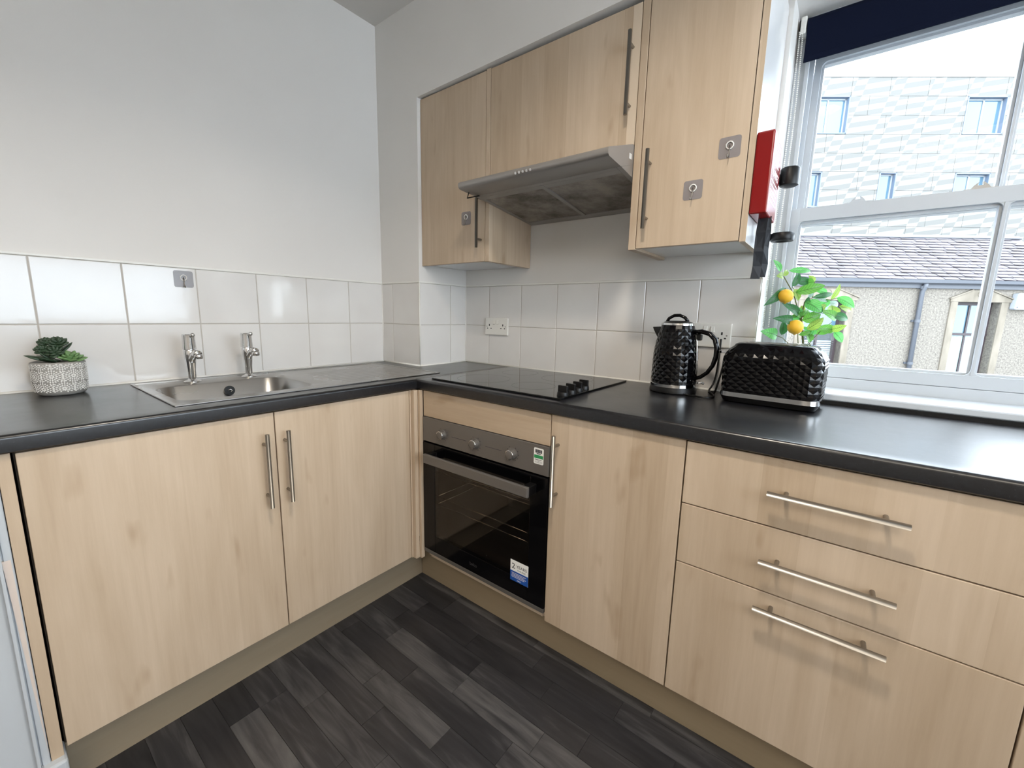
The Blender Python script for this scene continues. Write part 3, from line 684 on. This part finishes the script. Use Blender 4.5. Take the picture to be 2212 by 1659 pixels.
MB().tube([(kx-40,ky,1149),(kx-32,ky,1163),(kx-15,ky,1173),(kx+4,ky,1174),(kx+22,ky,1166),(kx+33,ky,1152)], 5.5, 12).build('lid_knob', M['gloss_black'], kt, smooth=True)
m = MB(); dx, dy = cos(pi+ka), sin(pi+ka)
sp0 = [(kr(1128)-8,18,1134),(kr(1128)-8,-18,1134),(kr(1095)-4,-15,1088),(kr(1095)-4,15,1088)]
tipp = [(88,8,1131),(88,-8,1131),(84,-5,1120),(84,5,1120)]
for r, s_, z in sp0+tipp: m.v.append((kx+dx*r-dy*s_, ky+dy*r+dx*s_, z))
m.f += [(0,1,2,3),(7,6,5,4),(0,4,5,1),(1,5,6,2),(2,6,7,3),(3,7,4,0)]
m.build('spout', M['gloss_black'], kt, bevel=2)
hdir = Vector((cos(radians(-8)), sin(radians(-8)), 0)); sd = Vector((-hdir.y, hdir.x, 0))
def hp(r, z): return (kx+hdir.x*r, ky+hdir.y*r, z)
path = [hp(58,1118),hp(85,1121),(hp(112,1114)),hp(130,1097),hp(138,1070),hp(138,1040),hp(130,1010),hp(115,985),hp(95,968),hp(72,958)]
m = MB(); ins = []
for i, p in enumerate(path):
    q = Vector(p); a = Vector(path[max(0,i-1)]); b = Vector(path[min(len(path)-1,i+1)]); T = (b-a).normalized(); nn = T.cross(sd)
    wd, th = 11, 8 if i < 6 else 6.5
    for k_ in range(12):
        an = 2*pi*k_/12; m.v.append(tuple(q + sd*(wd*cos(an)) + nn*(th*sin(an))))
for i in range(len(path)-1):
    for k_ in range(12): a, b = i*12+k_, i*12+(k_+1) % 12; m.f.append((a,b,b+12,a+12))
m.f += [tuple(range(11,-1,-1)), tuple((len(path)-1)*12+k_ for k_ in range(12))]
m.build('handle', M['gloss_black'], kt, smooth=True)
MB().tube([hp(kr(1110)+1,1128),hp(kr(1080)+3,1085),hp(kr(1020)+3,1020),hp(kr(960)+3,955)], 2.6, 8).build('chrome_strip', M['chrome'], kt, smooth=True)
MB().tube([hp(74,946),hp(84,946),hp(102,947)], 3.4, 10).ball(hp(104,947), 4.6, 10, 6).build('switch_lever', M['chrome'], kt, smooth=True)
MB().box(kx+64, kx+84, ky-12, ky+6, 1090, 1112).build('lid_button', M['black'], kt, bevel=4)

tx, ty, trz = 1744.0, -124.0, radians(-3.5)
to = thing('toaster', (tx,ty,905), 'glossy black diamond-textured two-slice toaster in front of the lemon plant', 'toaster', rotz=trz)
def tsec(z):
    t = (z-938)/(1082-938)
    a = 131 + 2*t - 22*max(0,(t-0.72)/0.28)**2; b = 84 + 1*t - 20*max(0,(t-0.72)/0.28)**2
    return a, b
def tper(i, nu, a, b, r, off):
    L = [2*(a-r), pi/2*r, 2*(b-r), pi/2*r]*1; per = 2*sum(L[:2])+2*(sum(L[2:])); s_ = per*i/nu - (a-r)
    segs = [((-(a-r), -b),(1,0),2*(a-r)), ((a-r, -(b-r)), -pi/2, pi/2*r), ((a, -(b-r)),(0,1),2*(b-r)), ((a-r, b-r), 0, pi/2*r), ((a-r, b),(-1,0),2*(a-r)), ((-(a-r), b-r), pi/2, pi/2*r), ((-a, b-r),(0,-1),2*(b-r)), ((-(a-r), -(b-r)), pi, pi/2*r)]
    d = (per*i/nu) % per
    for q, (p, dr, ln) in enumerate(segs):
        if d <= ln or q == 7:
            if q % 2 == 0: nx, ny = dr[1], -dr[0]; return (p[0]+dr[0]*d+nx*off, p[1]+dr[1]*d+ny*off)
            an = dr + d/r; return (p[0]+(r+off)*cos(an), p[1]+(r+off)*sin(an))
        d -= ln
NU, NV = 60, 14
def tpos(i, j, pk):
    z = 938 + (1082-938)*j/NV; a, b = tsec(z); f = 1 if 0 < j < NV else 0
    p = tper(i, NU, a, b, 34, (1.5 if pk else -0.3)*f); return (p[0], p[1], z-905)
diamonds(tpos, NU, NV).build('body', M['gloss_black'], to, local=True)
m = MB(); lv = [(0,1082),(-4,1088),(-12,1092)]; a, b = tsec(1082)
for off, z in lv: m.v += [(*tper(i, NU, a, b, 34, off), z-905) for i in range(NU)]
for q in range(2):
    for i in range(NU): A, B = q*NU+i, q*NU+(i+1) % NU; m.f.append((A,B,B+NU,A+NU))
m.f.append(tuple(2*NU+i for i in range(NU))); m.build('top_cap', M['gloss_black'], to, local=True, auto=40)
m = MB()
for y0 in (-30, 14): m.box(-78, 84, y0, y0+4, 187, 189.5).box(-78, 84, y0+20, y0+24, 187, 189.5).box(-78,-74,y0,y0+24,187,189.5).box(80,84,y0,y0+24,187,189.5)
m.build('slot_frame', M['chrome'], to, local=True, bevel=0.6)
m = MB().box(-74,80,-26,-10,187,187.6).box(-74,80,18,34,187,187.6); m.build('bread_slot', M['black'], to, local=True)
def ringp(name, z0, z1, off0, off1, mt, cap=False):
    m = MB(); a, b = tsec(940)
    for off, z in ((off0,z0),(off1,z1)): m.v += [(*tper(i, 48, a, b, 34, off), z-905) for i in range(48)]
    for i in range(48): A, B = i, (i+1) % 48; m.f.append((A,B,B+48,A+48))
    if cap: m.f += [tuple(range(47,-1,-1)), tuple(48+i for i in range(48))]
    return m.build(name, mt, to, local=True, auto=40)
ringp('chrome_band', 925, 938.5, 3.4, 3.0, M['chrome'], True); ringp('base', 908, 925, -7, 3, M['black'], True)
for x_ in (-95, 95):
    for y_ in (-50, 50): MB().cyl((x_,y_,0.3),(x_,y_,4),9,12).build('foot', M['black'], to, local=True)
m = MB().box(-158,-131,-16,12,148,157); m.build('lever', M['chrome'], to, local=True, bevel=2)
MB().box(-133,-130.5,-3,3,45,150).build('lever_slot', M['steel'], to, local=True)
def cord(name, pts, label):
    cu = bpy.data.curves.new(name, 'CURVE'); cu.dimensions = '3D'; cu.bevel_depth = 3.2*S; cu.bevel_resolution = 3
    sp = cu.splines.new('NURBS'); sp.points.add(len(pts)-1); sp.use_endpoint_u = True; sp.order_u = 4; sp.resolution_u = 8
    for q, p in zip(sp.points, pts): q.co = (p[0]*S, p[1]*S, p[2]*S, 1)
    cu.materials.append(M['black']); o = bpy.data.objects.new(name, cu); COL.objects.link(o)
    bpy.context.view_layer.update(); me = bpy.data.meshes.new_from_object(o.evaluated_get(bpy.context.evaluated_depsgraph_get()))
    bpy.data.objects.remove(o); o = bpy.data.objects.new(name, me); COL.objects.link(o); return tag(o, label, 'cord', 'appliance cords')
cord('power_cord', [(1505,-185,909),(1530,-190,909),(1562,-205,909),(1584,-190,909),(1590,-140,909),(1565,-90,909),(1545,-60,912),(1560,-30,930),(1564,-22,1010),(1564,-18,1085),(1564,-16,1094)], 'black kettle cord lying on the worktop between kettle and toaster')
cord('power_cord', [(1608,-60,918),(1600,-65,930),(1592,-85,985),(1597,-110,1040),(1603,-108,1052),(1598,-120,1000),(1586,-125,930),(1578,-110,909),(1560,-85,909),(1545,-70,909),(1570,-60,909)], 'black toaster cord looping down at the left end of the toaster')

# ================================================================ PLANTS
def frame_of(A, B, n):
    A, B = Vector(A), Vector(B); L = B-A; T = L.normalized(); Sd = T.cross(Vector(n))
    if Sd.length < 1e-3: Sd = T.cross(Vector((1,0,0)))
    Sd.normalize(); return A, L, T, Sd, Sd.cross(T)
VIEW = (0.61,-0.79,0.12)
def leaf(parent, A, B, wd, mt, arch=0.16, fold=0.30, n=VIEW, name='leaf', seg=8):
    A, L, T, Sd, Nn = frame_of(A, B, n); m = MB(); ln = L.length
    for i in range(seg+1):
        t = i/seg; h = wd/2*(sin(pi*t**0.85))**0.75*(1-0.25*t) if 0 < t < 1 else 0.0
        C_ = A + L*t + Nn*(arch*ln*sin(pi*t)) ; ed = Nn*(h*fold)
        for q in (-1, -0.5, 0, 0.5, 1): m.v.append(tuple(C_ + Sd*(h*q) + ed*abs(q)))
    for i in range(seg):
        for q in range(4): a = i*5+q; m.f.append((a,a+1,a+6,a+5))
    o = m.build(name, mt, parent, smooth=True); uv = o.data.uv_layers.new(name='UVMap')
    for lp_ in o.data.loops: uv.data[lp_.index].uv = ((lp_.vertex_index // 5)/seg, abs((lp_.vertex_index % 5)-2)/2)
    return o
LEAVES = [
  (1720,-18,1321, 1698,-48,1355, 17,1),
  (1726,-14,1307, 1712,-50,1303, 20,2),
  (1727,-14,1306, 1735,5,1327, 14,2),
  (1740,-3,1323, 1796,53,1324, 17,1),
  (1754,8,1273, 1765,35,1322, 20,0),
  (1761,26,1291, 1797,79,1290, 25,0),
  (1809,75,1291, 1790,73,1312, 14,2),
  (1764,15,1255, 1840,42,1278, 28,3),
  (1739,-4,1268, 1689,-68,1209, 25,0),
  (1758,11,1265, 1774,36,1229, 22,2),
  (1810,51,1240, 1861,115,1255, 16,0),
  (1846,91,1256, 1810,76,1266, 18,1),
  (1798,42,1235, 1808,30,1275, 13,4),
  (1857,112,1235, 1876,127,1288, 14,2),
  (1872,99,1241, 1922,124,1209, 27,1),
  (1882,106,1214, 1915,157,1200, 21,2),
  (1809,50,1237, 1855,111,1227, 11,4),
  (1793,25,1224, 1840,23,1191, 38,1),
  (1781,29,1183, 1735,-39,1219, 24,0),
  (1767,17,1163, 1717,-59,1170, 26,0),
  (1741,10,1116, 1740,22,1163, 24,0),
  (1730,2,1113, 1687,-57,1128, 33,1),
  (1791,24,1166, 1839,48,1186, 31,3),
  (1807,36,1137, 1848,36,1177, 26,2),
  (1880,117,1171, 1836,58,1199, 27,3),
  (1867,95,1185, 1910,147,1172, 24,0),
  (1865,125,1185, 1861,135,1219, 39,2),
  (1831,67,1140, 1882,125,1136, 26,3),
  (1878,103,1130, 1904,111,1096, 25,1),
  (1787,33,1118, 1823,48,1132, 13,3),
  (1782,42,1213, 1791,49,1193, 14,2),
  (1777,25,1177, 1763,27,1182, 14,3),
  (1879,155,1219, 1841,112,1227, 16,4),
]
STEMS = [
  [ (1804,53,1064), (1794,45,1135), (1781,35,1185), (1760,18,1250), (1728,-6,1306) ],
  [ (1807,54,1064), (1788,40,1175), (1791,42,1225), (1797,47,1239) ],
  [ (1812,58,1064), (1817,63,1115), (1825,69,1146) ],
  [ (1812,58,1064), (1820,64,1095), (1844,83,1134), (1869,103,1162) ],
  [ (1800,49,1064), (1762,20,1089), (1745,7,1107), (1728,-6,1114) ],
  [ (1792,43,1063), (1785,38,1114), (1782,36,1155) ],
  [ (1788,40,1175), (1820,65,1196), (1867,101,1185) ],
  [ (1791,42,1225), (1815,61,1237), (1857,93,1234), (1874,106,1241) ],
  [ (1791,42,1225), (1810,57,1240), (1810,57,1290) ],
  [ (1844,83,1134), (1867,101,1137), (1880,111,1129) ],
  [ (1760,18,1250), (1764,21,1256), (1754,14,1273) ],
]
rl = random.Random(21)
for q in range(16):
    s_ = rl.choice(STEMS[:4] + STEMS[6:10]); k_ = rl.randrange(1, len(s_)); a = s_[k_]; an = rl.uniform(0, 2*pi); ln = rl.uniform(34, 52)
    LEAVES.append((a[0], a[1], a[2], a[0]+ln*cos(an), max(a[1]+ln*0.6*sin(an), -60), a[2]+rl.uniform(-26, 34), rl.uniform(15, 24), rl.choice((0, 1, 2, 3, 3))))
lp = thing('lemon_plant', (1802,60,938), 'artificial lemon plant with two yellow lemons on the window sill', 'plant')
MB().lathe([(0.1,0),(40,0),(43,4),(52,108),(54,112),(50,114),(47,108)], (1806,62,942), 32).build('plant_pot', M['white_pl'], lp, auto=40)
MB().lathe([(0.1,100),(48,100)], (1806,62,942), 28).build('soil', M['soil'], lp)
for i, s_ in enumerate(STEMS): 
    p0 = [(1806+ (s_[0][0]-1806)*0.6, 60+(s_[0][1]-60)*0.5, 1040)] if s_[0][2] < 1070 else []
    MB().tube(p0 + [(x, y, z) for x, y, z in s_], 2.8 if i < 2 else 1.7, 8, True, 1.4 if i < 2 else 1.1).build('stem', M['stem'], lp, smooth=True)
for i, (a,b,c,d,e,f,wd,tone) in enumerate(LEAVES):
    leaf(lp, (a,b,c), (d,e,f), wd*1.3, LEAFM[tone], 0.10+0.06*((i*37) % 5)/5, 0.22+0.2*((i*17) % 4)/4)
def lemon(c, r):
    prof = [(0.1,-r*1.12),(r*0.12,-r*1.08),(r*0.22,-r*0.98)] + [(r*cos(a), r*sin(a)) for a in [radians(q) for q in range(-66, 67, 11)]] + [(r*0.22,r*0.97),(0.1,r*1.0)]
    MB().lathe(prof, c, 24).build('lemon', M['lemon'], lp, smooth=True)
lemon((1743,-33,1241), 22); lemon((1778,-8,1144), 23)

sx_, sy_ = 98.0, -1503.0
su = thing('succulent_pot', (sx_,sy_,905), 'succulents in a grey and white petal-patterned pot, left of the sink', 'plant')
pot = MB().lathe([(0.1,905.5),(44,905.5),(50,909),(55,920),(57.5,950),(56.5,999),(54,1001),(51,999),(51,985)], (sx_,sy_,0), 48).build('plant_pot', M['pot'], su, smooth=True)
MB().lathe([(0.1,986),(51,986)], (sx_,sy_,0), 28).build('soil', M['soil'], su)
m = MB(); ctr = []
for r_ in range(3):
    for q in range(8): ctr.append((2*pi*(q+0.5*(r_ % 2))/8, 926+r_*36))
R0 = 57.0
for ci, (a0, z0) in enumerate(ctr):
    for ring in range(1, 7):
        rad = 4.2 + 6.0*(ring-1); cnt = (7, 13, 19, 25, 31, 37)[ring-1]
        for q in range(cnt):
            th = 2*pi*(q+0.5*(ring % 2))/cnt; u, v = rad*cos(th), rad*sin(th); z = z0+v
            if not 917 < z < 996: continue
            aa = a0 + u/R0
            near = min(range(len(ctr)), key=lambda n: ((((aa-ctr[n][0]+pi) % (2*pi))-pi)*R0)**2 + (z-ctr[n][1])**2)
            if near != ci: continue
            rr = 55 + 2.5*min(1,(z-915)/25) + 0.3
            def PP(du, dv, o): 
                x, y = du*cos(th)-dv*sin(th), du*sin(th)+dv*cos(th); an = a0+(u+x)/R0; return (sx_+(rr+o)*cos(an), sy_+(rr+o)*sin(an), z0+v+y)
            m.add([PP(-3.4,0,-.4),PP(0,-2.1,-.2),PP(3.4,0,-.4),PP(0,2.1,-.2),PP(0,0,0.8)], [(0,1,4),(1,2,4),(2,3,4),(3,0,4)])
tag(m.build('petal_relief', M['petal'], pot), kind='stuff')
def fat(parent, A, B, wd, th, mt):
    A, L, T, Sd, Nn = frame_of(A, B, (0.3,-0.2,1)); m = MB(); sg = 6
    for i in range(sg+1):
        t = i/sg; h = max(0.02, (sin(pi*min(1, t*0.80+0.12)))**0.8*(1 if t < 0.99 else 0.05))
        for k_ in range(8):
            an = 2*pi*k_/8; m.v.append(tuple(A + L*t + Nn*(0.12*L.length*t*t) + Sd*(wd/2*h*cos(an)) + Nn*(th/2*h*sin(an))))
    for i in range(sg):
        for k_ in range(8): a, b = i*8+k_, i*8+(k_+1) % 8; m.f.append((a,b,b+8,a+8))
    m.f.append(tuple(sg*8+k_ for k_ in range(8))); return m.build('succulent_leaf', mt, parent, smooth=True)
def rosette(c, axis, R, mt, rings, wd, lift):
    ax = Vector(axis).normalized(); e1 = ax.cross(Vector((0.3,1,0.1))).normalized(); e2 = ax.cross(e1); c = Vector(c); g = 0
    for k_, nleaf in enumerate(rings):
        f = 1 - k_/len(rings)*0.75
        for q in range(nleaf):
            an = 2*pi*(q + 0.37*k_)/nleaf; d = e1*cos(an)+e2*sin(an)
            B = c + d*(R*f) + ax*(R*(lift + 0.22*k_)); fat(su, c + ax*(2.5*k_), B, wd*f+5, 9, mt)
sd_ = su
rosette((114,-1478,1004), (0.25,0.15,1), 36, M['succ_l'], (9,7,5), 17, 0.22)
MB().tube([(94,-1512,985),(92,-1512,1030),(96,-1506,1060)], 5, 8).build('succulent_stem', M['succ_d'], su, smooth=True)
rosette((99,-1499,1048), (0.6,-0.1,1), 27, M['succ_d'], (7,6,4), 19, 0.35)
rosette((90,-1520,1050), (0.3,-0.4,1), 20, M['succ_d'], (5,5,3), 13, 0.5)
rosette((102,-1530,1032), (0.6,-0.6,0.8), 19, M['succ_d'], (5,5,3), 13, 0.45)
rosette((112,-1508,1028), (0.9,-0.3,0.6), 25, M['succ_d'], (6,5,4), 18, 0.3)
fat(su, (100,-1500,1003), (116,-1570,1014), 36, 10, M['succ_d']); fat(su, (104,-1510,1000), (140,-1540,1010), 30, 9, M['succ_d'])
fat(su, (94,-1505,1020), (92,-1464,1050), 22, 8, M['succ_d']); fat(su, (90,-1510,1002), (60,-1540,1012), 22, 6, M['succ_d']); fat(su, (100,-1508,1002), (112,-1546,1030), 32, 9, M['succ_d'])

# ================================================================ OUTSIDE: THE STREET
ANG = radians(35.3277)
struct(MB().box(-40000,60000,600,90000,-3400,-3300).build('ground', M['street'], None))
hs = thing('house', (1149,9137,0), 'roughcast house across the street with a slate roof and stone window surrounds', 'house', rotz=ANG)
m = MB(); ops = ((140,980,60,1600), (3190,4050,60,1620))
xs = [-4000, ops[0][0], ops[0][1], ops[1][0], ops[1][1], 5600]
m.box(xs[0],xs[1],0,300,-3300,1990).box(xs[2],xs[3],0,300,-3300,1990).box(xs[4],xs[5],0,300,-3300,1990)
for a, b, z0, z1 in ops: m.box(a,b,0,300,-3300,z0).box(a,b,0,300,z1,1990)
m.box(xs[5]-300,xs[5],300,2900,-3300,2040).prism([(0,1990),(3000,1990),(1495,3120)], 'x', xs[5]-300, xs[5]-20)
m.build('render_wall', M['roughcast'], hs, local=True)
box('fascia_board', M['gutter'], hs, -4000, 5700, -60, 0, 1880, 1965, local=True)
m = MB(); m.prism([(-60,2042),(-60,1990),(-80,1966),(-120,1960),(-150,1980),(-158,2042),(-148,2042),(-142,1985),(-118,1970),(-86,1974),(-70,1994),(-70,2042)], 'x', -4000, 5700)
m.build('gutter', M['gutter'], hs, local=True)
dp = MB().tube([(2410,-105,1965),(2410,-100,1900),(2405,-60,1800),(2405,-60,-3200)], 42, 14).build('downpipe', M['gutter'], hs, local=True, smooth=True)
for z_ in (1860, 1180, 300): MB().cyl((2405,-60,z_),(2405,-60,z_+60),52,14).box(2320,2405,-30,0,z_+10,z_+50).build('pipe_collar', M['gutter'], dp, local=True)
sl_ = radians(35); ce, se = cos(sl_), sin(sl_)
def RP(x, s_, o): return (x, -110 + s_*ce - o*se, 2045 + s_*se + o*ce)      # point on the roof slope
RL = 1960.0
m = MB(); m.v = [RP(-4000,0,-40),RP(5700,0,-40),RP(5700,RL,-40),RP(-4000,RL,-40),RP(-4000,0,0),RP(5700,0,0),RP(5700,RL,0),RP(-4000,RL,0)]
m.f = [(0,3,2,1),(4,5,6,7),(0,1,5,4),(1,2,6,5),(2,3,7,6),(3,0,4,7)]
roof = m.build('roof', M['slate'], hs, local=True)
back = MB(); back.v = [RP(-4000,RL,0),RP(5700,RL,0),(5700,-110+2*RL*ce,2045),(-4000,-110+2*RL*ce,2045)]; back.f = [(0,1,2,3)]; back.build('roof_back', M['slate'], hs, local=True)
tpl = None; rest = MB(); NR = 15; ex = RL/NR; rs = random.Random(5); cnt = 0
def slate_v(x, s_, w_, tilt):
    return [RP(x+4,s_-ex*0.15,2+tilt),RP(x+w_-4,s_-ex*0.15,2+tilt*0.5),RP(x+w_-4,s_+ex*1.05,2),RP(x+4,s_+ex*1.05,2),RP(x+4,s_-ex*0.15,16+tilt),RP(x+w_-4,s_-ex*0.15,16+tilt*0.5),RP(x+w_-4,s_+ex*1.05,6),RP(x+4,s_+ex*1.05,6)]
SF = [(4,5,6,7),(0,1,5,4),(1,2,6,5),(3,0,4,7)]
for r_ in range(NR):
    x = -4000 - rs.uniform(0, 270)
    while x < 5420:
        w_ = 285 + rs.uniform(-45, 45); tilt = 12 + rs.uniform(-4, 10)
        v_ = slate_v(x, r_*ex, w_, tilt)
        if -260 < x < 4560 + r_*28 and cnt < 299: mm = MB(); mm.add(v_, SF); mm.build('slate', M['slate'], roof, local=True); cnt += 1
        else: rest.add(v_, SF)
        x += w_
tag(rest.build('outer_slates', M['slate'], roof, local=True), kind='stuff')
m = MB(); m.prism([RP(0,RL-90,14)[1:], RP(0,RL-90,40)[1:], RP(0,RL+20,50)[1:], (-110+RL*ce+120, 2045+RL*se-40), RP(0,RL,10)[1:]], 'x', -4000, 5700); m.build('ridge', M['gutter'], hs, local=True)
def surround(x0, x1, j0, j1, zt, cx):
    t_ = MB(); t_.box(x0, x0+(j0-x0), -25, 190, 0, zt).box(j1, x1, -25, 190, 0, zt).box(x0-30, x1+30, -70, 190, -20, 60)
    t_.prism([(x0-20,zt),(x1+60,zt),(x1+60,zt+55),(cx+180,zt+240),(cx-180,zt+240),(x0-20,zt+55)], 'y', -30, 60)
    t_.prism([(x0-40,zt+52),(cx-180,zt+232),(cx-180,zt+258),(x0-40,zt+78)], 'y', -50, 0); t_.prism([(x1+80,zt+52),(cx+180,zt+232),(cx+180,zt+258),(x1+80,zt+78)], 'y', -50, 0)
    o = t_.build('stone_surround', M['stone'], hs, local=True, bevel=5)
    r_ = MB(); pr = [(55,-40),(70,-40),(70,-28),(55,-28),(55,-40)]; r_.lathe([(a, b) for a, b in pr], (cx,0,zt+160), 24, 'y'); r_.build('carved_ring', M['stone'], hs, local=True)
def hwin(j0, j1, zt, mt, shut):
    f_ = MB().box(j0,j0+50,150,210,60,zt).box(j1-50,j1,150,210,60,zt).box(j0,j1,150,210,zt-60,zt).box(j0,j1,150,210,60,110); zm = (zt+110)/2 + 90
    f_.box(j0,j1,140,205,zm-25,zm+25).box((j0+j1)/2-18,(j0+j1)/2+18,155,200,60,zt)
    w_ = f_.build('window', mt, hs, local=True)
    for a, b in ((j0+50,(j0+j1)/2-18), ((j0+j1)/2+18, j1-50)):
        for z0, z1 in ((110,zm-25), (zm+25, zt-60)): box('pane', M['far_glass'] if z0 > 200 or not shut else M['pane'], w_, a, b, 176, 182, z0, z1, local=True)
    return w_, zm
surround(-10,1120,140,980,1600,560); w1, zm = hwin(140, 980, 1600, M['dark_frame'], True)
for k_ in range(14): box('shutter_slat', M['far_frame'], w1, 200, 920, 215, 240, 120+k_*46, 150+k_*46, local=True)
surround(3050,4190,3190,4050,1620,3610); w2, zm = hwin(3190, 4050, 1620, M['dark_frame'], False)
for a, b in ((3240,3602),(3638,4000)):
    m = MB()
    for q in range(13): m.v += [(a+(b-a)*q/12, 168+6*sin(q*1.7), 120), (a+(b-a)*q/12, 168+6*sin(q*1.7+.5), zm-30)]
    for q in range(12): m.f.append((2*q,2*q+2,2*q+3,2*q+1))
    m.build('curtain', M['curtain'], w2, local=True)
al = thing('alarm_box', (1149,9137,0), 'white alarm box on the roughcast wall of the house opposite', 'alarm', rotz=ANG)
m = MB(); m.prism([(4230,1500),(4250,1790),(4270,1810),(4620,1810),(4600,1500),(4560,1480),(4260,1480)], 'y', -110, -1); m.build('case', M['far_frame'], al, local=True, bevel=10)
m = MB()
for q in range(4): m.box(4400, 4520, -112, -109, 1740-60*q, 1752-60*q)
m.cyl((4275,-113,1530),(4275,-108,1530),16,12); m.build('vent', M['gutter'], al, local=True)

tb = thing('apartment_block', (-699,27915,0), 'tall modern block clad in white and grey patterned panels, behind the house', 'building', rotz=ANG)
PX, PZ = 2000.0, 955.0
wins = [(-100,1950,11300,13190,2),(8040,10110,11300,13190,2),(60,980,7480,9355,1),(4080,5000,7480,9355,1),(8100,9950,7480,9355,2),(-4100,-3000,7480,9355,1)]
core = MB(); core.box(-8000, 12900, 260, 8000, -3300, 14050).build('core', M['joint'], tb, local=True)
for r_ in range(10):
    z1 = 14130 - r_*PZ + 12; z0 = z1 - PZ + 12; x = -8000 + (950 if r_ % 2 else -50)
    if r_ == 0: z1 = 14110
    while x < 12700:
        segs = [(x+7, x+PX-7)]
        for a, b, c, d, _ in wins:
            if z0 < d - 100 and z1 > c + 100:
                ns = []
                for p, q in segs:
                    if q <= a or p >= b: ns.append((p, q))
                    else:
                        if p < a - 30: ns.append((p, a))
                        if q > b + 30: ns.append((b, q))
                segs = ns
        for p, q in [(p_, min(q_, 12900)) for p_, q_ in segs if p_ < 12800]: box('panel', M['clad'], tb, p, q, 0, 240, z0, z1, local=True)
        x += PX
m = MB(); m.box(-8000, 12930, -30, 300, 14110, 14190).build('parapet', M['far_frame'], tb, local=True)
for a, b, c, d, nl in wins:
    f_ = MB().box(a,a+60,-20,255,c,d).box(b-60,b,-20,255,c,d).box(a,b,-20,255,d-60,d).box(a,b,-20,255,c,c+60).build('window_reveal', M['far_reveal'], tb, local=True)
    g = MB().box(a+60,a+130,190,250,c+60,d-60).box(b-130,b-60,190,250,c+60,d-60).box(a+60,b-60,190,250,d-130,d-60).box(a+60,b-60,190,250,c+60,c+130)
    if nl == 2: g.box((a+b)/2-40,(a+b)/2+40,190,250,c+60,d-60)
    g.build('window_frame', M['far_frame'], tb, local=True)
    box('pane', M['far_glass'], tb, a+130, b-130, 225, 235, c+130, d-130, local=True)
